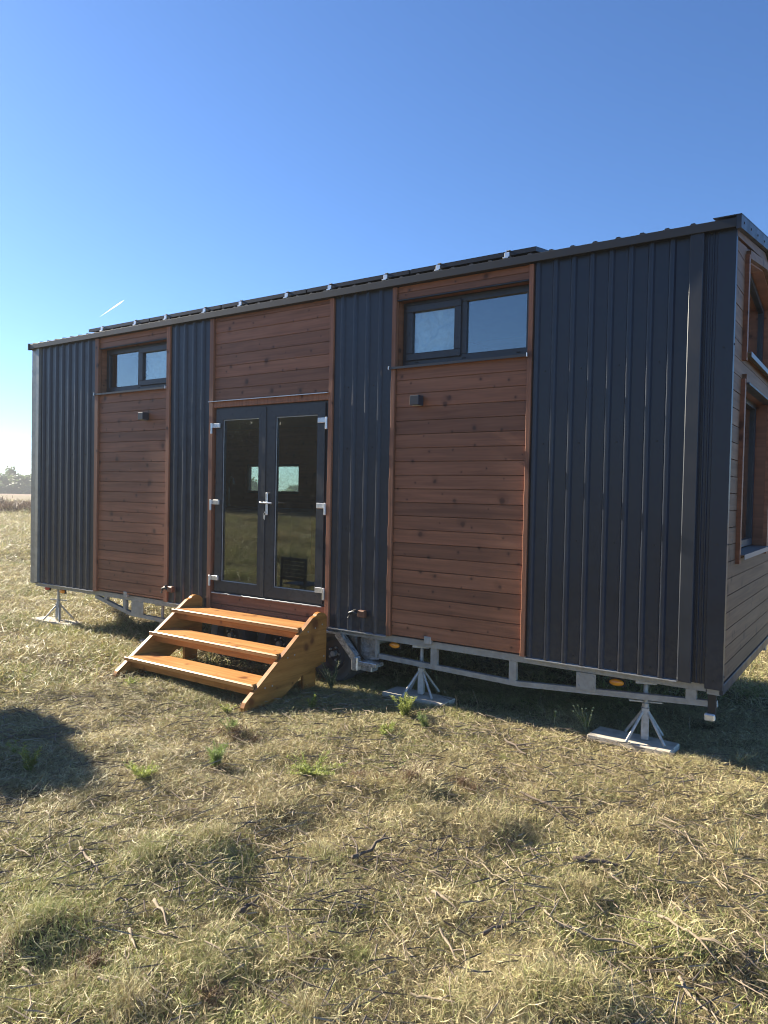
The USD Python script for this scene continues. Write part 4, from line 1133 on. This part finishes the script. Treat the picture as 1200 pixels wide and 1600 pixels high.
weed(355, 1118, 'tiny yellow-green weed at the left foot of the steps shadow', 'weed', .10, .07, 220, .045, .007, 5)
weed(205, 1075, 'yellow-green tuft by the left foot of the steps', 'weed', .09, .11, 350, .045, .006, 8)
weed(620, 1205, 'pale green weed above the shaded hollow', 'fluffy', .06, .09, 200, .04, .005, 6)
weed(1155, 1200, 'dry stalks at the edge of the house shadow on the right', 'straw', .12, .12, 120, .06, .003, 6)
for px, py in ((712, 1115), (745, 1120), (700, 1105), (850, 1128), (842, 1105), (575, 1110), (1075, 1150), (1050, 1120)):
    c = on_ground(px, py)
    a = rw.uniform(0, 6.28)
    t = thing('dry_stalk', 'thin dry grass stalk standing in the shadow under the house', 'stalk', c, 0, 'dry stalks under the house')
    h = rw.uniform(.14, .24)
    obj('stalk', tube([(0, 0, -.01), (.01, 0, h * .5), (.04 * math.cos(a), .04 * math.sin(a), h)], [.002, .0018, .001], 5), M['twigpale'], t)

# ------------------------------------------------------------------ trees
def make_tree(name, label, loc, h, crown_r, seed, leaf=.28, nleaf=2600, base=.12, scale=1.0, group=None, mat='leaf', catg='tree'):
    r = np.random.default_rng(seed)
    t = thing(name, label, catg, loc, r.uniform(0, 6.28), group)
    tr = [tube([(0, 0, -.3), (r.normal(0, .03 * h), r.normal(0, .03 * h), h * .35), (r.normal(0, .04 * h), r.normal(0, .04 * h), h * .8)], [h * .028, h * .02, h * .006], 8)]
    blobs = []
    for k in range(16):
        a = k * 2.4 + r.normal(0, .3)
        zf_ = base + (1 - base) * (k + .5) / 16 + r.normal(0, .04)
        rad = crown_r * (math.sin(math.pi * min(max((zf_ - base) / (1 - base) * .86 + .12, 0), 1)) ** .7) * r.uniform(.55, .9)
        c = np.array([math.cos(a) * rad, math.sin(a) * rad, zf_ * h])
        tr.append(tube([(0, 0, max(.1, zf_ - .12) * h), c * [.5, .5, 1] - [0, 0, .03 * h], c], [h * .009, h * .006, h * .003], 5))
        blobs.append((c, crown_r * r.uniform(.32, .52)))
    blobs.append((np.array([0, 0, h * .92]), crown_r * .35))
    obj('trunk', cat_(tr), M['bark'], t, smooth=True)
    w = np.array([b[1] ** 2 for b in blobs]); w /= w.sum()
    ki = r.choice(len(blobs), nleaf, p=w)
    d = r.normal(0, 1, (nleaf, 3)); d /= np.linalg.norm(d, axis=1, keepdims=True)
    rad = np.array([b[1] for b in blobs])[ki] * r.uniform(.45, 1.12, nleaf)
    C = np.array([b[0] for b in blobs])[ki] + d * rad[:, None] * [1, 1, .8]
    a = r.normal(0, 1, (nleaf, 3)); a /= np.linalg.norm(a, axis=1, keepdims=True)
    b = np.cross(a, d + r.normal(0, .5, (nleaf, 3))); b /= np.linalg.norm(b, axis=1, keepdims=True)
    s = leaf * r.uniform(.5, 1.1, nleaf)[:, None]
    V = np.stack([C - a * s, C - b * s * .5, C + a * s, C + b * s * .5], 1).reshape(-1, 3)
    k = np.arange(nleaf)[:, None] * 4
    obj('crown', (V, np.vstack([k + [0, 1, 2], k + [0, 2, 3]])), M[mat], t, tone=4)
    return t


def polar(r, deg, c=CAM):
    x, y = c[0] - r * math.sin(math.radians(deg)), c[1] + r * math.cos(math.radians(deg))
    return (x, y, float(ground_z(x, y)) - .05)


FG = 'trees along the far edge of the field'
far = [make_tree('field_tree', 'pale green tree on the skyline left of the house', polar(205, 61.6), 5.6, 2.8, 41, leaf=.42, nleaf=1700, base=.0, group=FG, mat='farleaf'),
       make_tree('field_tree', 'pale green tree on the skyline left of the house', polar(200, 62.7), 5.0, 3.0, 42, leaf=.42, nleaf=1700, base=.0, group=FG, mat='farleaf')]
rf_ = np.random.default_rng(77)
for i, dg in enumerate(list(np.arange(59.4, 66.5, .5)) + [44.2, 44.9, 45.6, 46.4, 41.5, 38.0, 35.0, 50, 54, 57]):
    copy_of(far[i % 2], polar(rf_.uniform(190, 225), dg + rf_.normal(0, .15)), rf_.uniform(0, 6.28), rf_.uniform(.66, .82) * np.array([1.7, 1.7, 1.0]), 'pale green tree on the skyline left of the house' if dg > 58 else 'hazy tree beyond the house, glimpsed through its back window', FG if dg > 58 else 'trees beyond the back window')

BG = 'trees behind the viewer, mirrored in the door glass'
mc = np.array([0.9, 5.4, 0])
near = [make_tree('meadow_tree', 'dark leafy tree seen only as a reflection in the door glass', (0, 0, 0), 9.6, 3.7, 51, leaf=.36, nleaf=8000, base=.0, group=BG),
        make_tree('meadow_tree', 'dark leafy tree seen only as a reflection in the door glass', (0, 0, 0), 8.6, 3.9, 52, leaf=.36, nleaf=8000, base=.0, group=BG)]


def mpolar(r, deg):
    x, y = mc[0] - r * math.sin(math.radians(deg)), mc[1] - r * math.cos(math.radians(deg))
    return (x, y, float(ground_z(x, y)) - .05)


for i, dg in enumerate([36.0, 39.2, 42.2, 45.2, 48.4, 51.8, 55.0, 58.5, 35.0, 37.8, 40.7, 43.7, 46.8, 50.0]):
    rr_ = 66 + (i * 37 % 13) + (14 if i > 7 else 0)
    if i < 2:
        UsdGeom.Xformable(near[i]).GetOrderedXformOps()[0].Set(Gf.Vec3d(*map(float, mpolar(rr_, dg))))
    else:
        copy_of(near[i % 2], mpolar(rr_, dg), i * 1.3, [1.0, .95, 1.05, .9, 1.0, 1.05, 1.0, .95, 1.2, 1.25, 1.15, 1.25, 1.2, 1.1][i])
# a young pine just outside the left of the picture: its rounded shadow falls into it
make_tree('young_pine', 'young pine beyond the left edge, casting the rounded shadow on the grass', (-9.35, -2.95, float(ground_z(-9.35, -2.95))), 3.05, .60, 61, leaf=.10, nleaf=5500, base=.40, mat='needle', catg='pine tree')

# black slatted garden chair left of the picture, mirrored in the right door leaf
cg = float(ground_z(-6.35, -3.0))
gc = thing('garden_chair', 'black slatted garden chair, seen mirrored in the right door pane', 'chair', (-6.35, -3.0, cg), 0.1)
for x in (-.26, .26):
    obj('leg', bar((x, -.22, 0), (x, -.20, .44), .03), M['black'], gc)
    obj('leg', bar((x, .24, 0), (x, .20, .84), .03), M['black'], gc)
for k in range(6):
    obj('back_slat', bx(-.26, .26, .205, .222, .50 + k * .058, .55 + k * .058, .003), M['black'], gc)
for k in range(6):
    obj('seat_slat', bx(-.26, .26, -.22 + k * .07, -.16 + k * .07, .43, .445, .003), M['black'], gc)

# things just inside the door
tb = thing('kitchen_counter', 'kitchen counter with curved tap, dim behind the door glass', 'counter', (-6.9, 1.95, .12))
obj('cabinet', bx(-.6, 1.3, -.05, .36, .001, .86, .004), M['inside'], tb)
obj('worktop', bx(-.62, 1.32, -.08, .38, .861, .90, .004), M['black'], tb)
obj('tap', tube([(-.2, .25, .90), (-.2, .25, 1.15), (-.18, .24, 1.27), (-.10, .2, 1.33), (-.02, .16, 1.30), (0, .15, 1.22)], .012, 8), M['silver'], tb, smooth=True)

# ------------------------------------------------------------------ vapour trail in the sky
def sky_pt(px, py, dist):
    d = F_ + R_ * (px - 600) / FPX - U_ * (py - 800) / FPX
    return CAM + d / np.linalg.norm(d) * dist


a, b = sky_pt(156, 495, 4000), sky_pt(194, 469, 4000)
s = np.linspace(0, 1, 9)[:, None]
vt = tube(a * (1 - s) + b * s, np.array([.3, .9, 1.6, 2.4, 3.2, 3.9, 4.2, 3.6, .5]), 12)
tag(obj('vapour_trail', vt, M['cloud'], smooth=True), 'short white vapour trail in the blue sky above the left end of the house', 'vapour trail')


# ------------------------------------------------------------------ the air over the field
hz = usdkit.material(stage, LK + 'air', {'v': ('principled_volume', {'color': (0.93, 0.96, 1.0), 'density': 0.0006, 'anisotropy': 0.35})}, [], volume='v.volume')
tag(obj('haze', bx(-420, 60, -160, 320, -4.0, 15.0), hz), 'thin bright haze over the field towards the sun', 'haze', None, 'stuff')
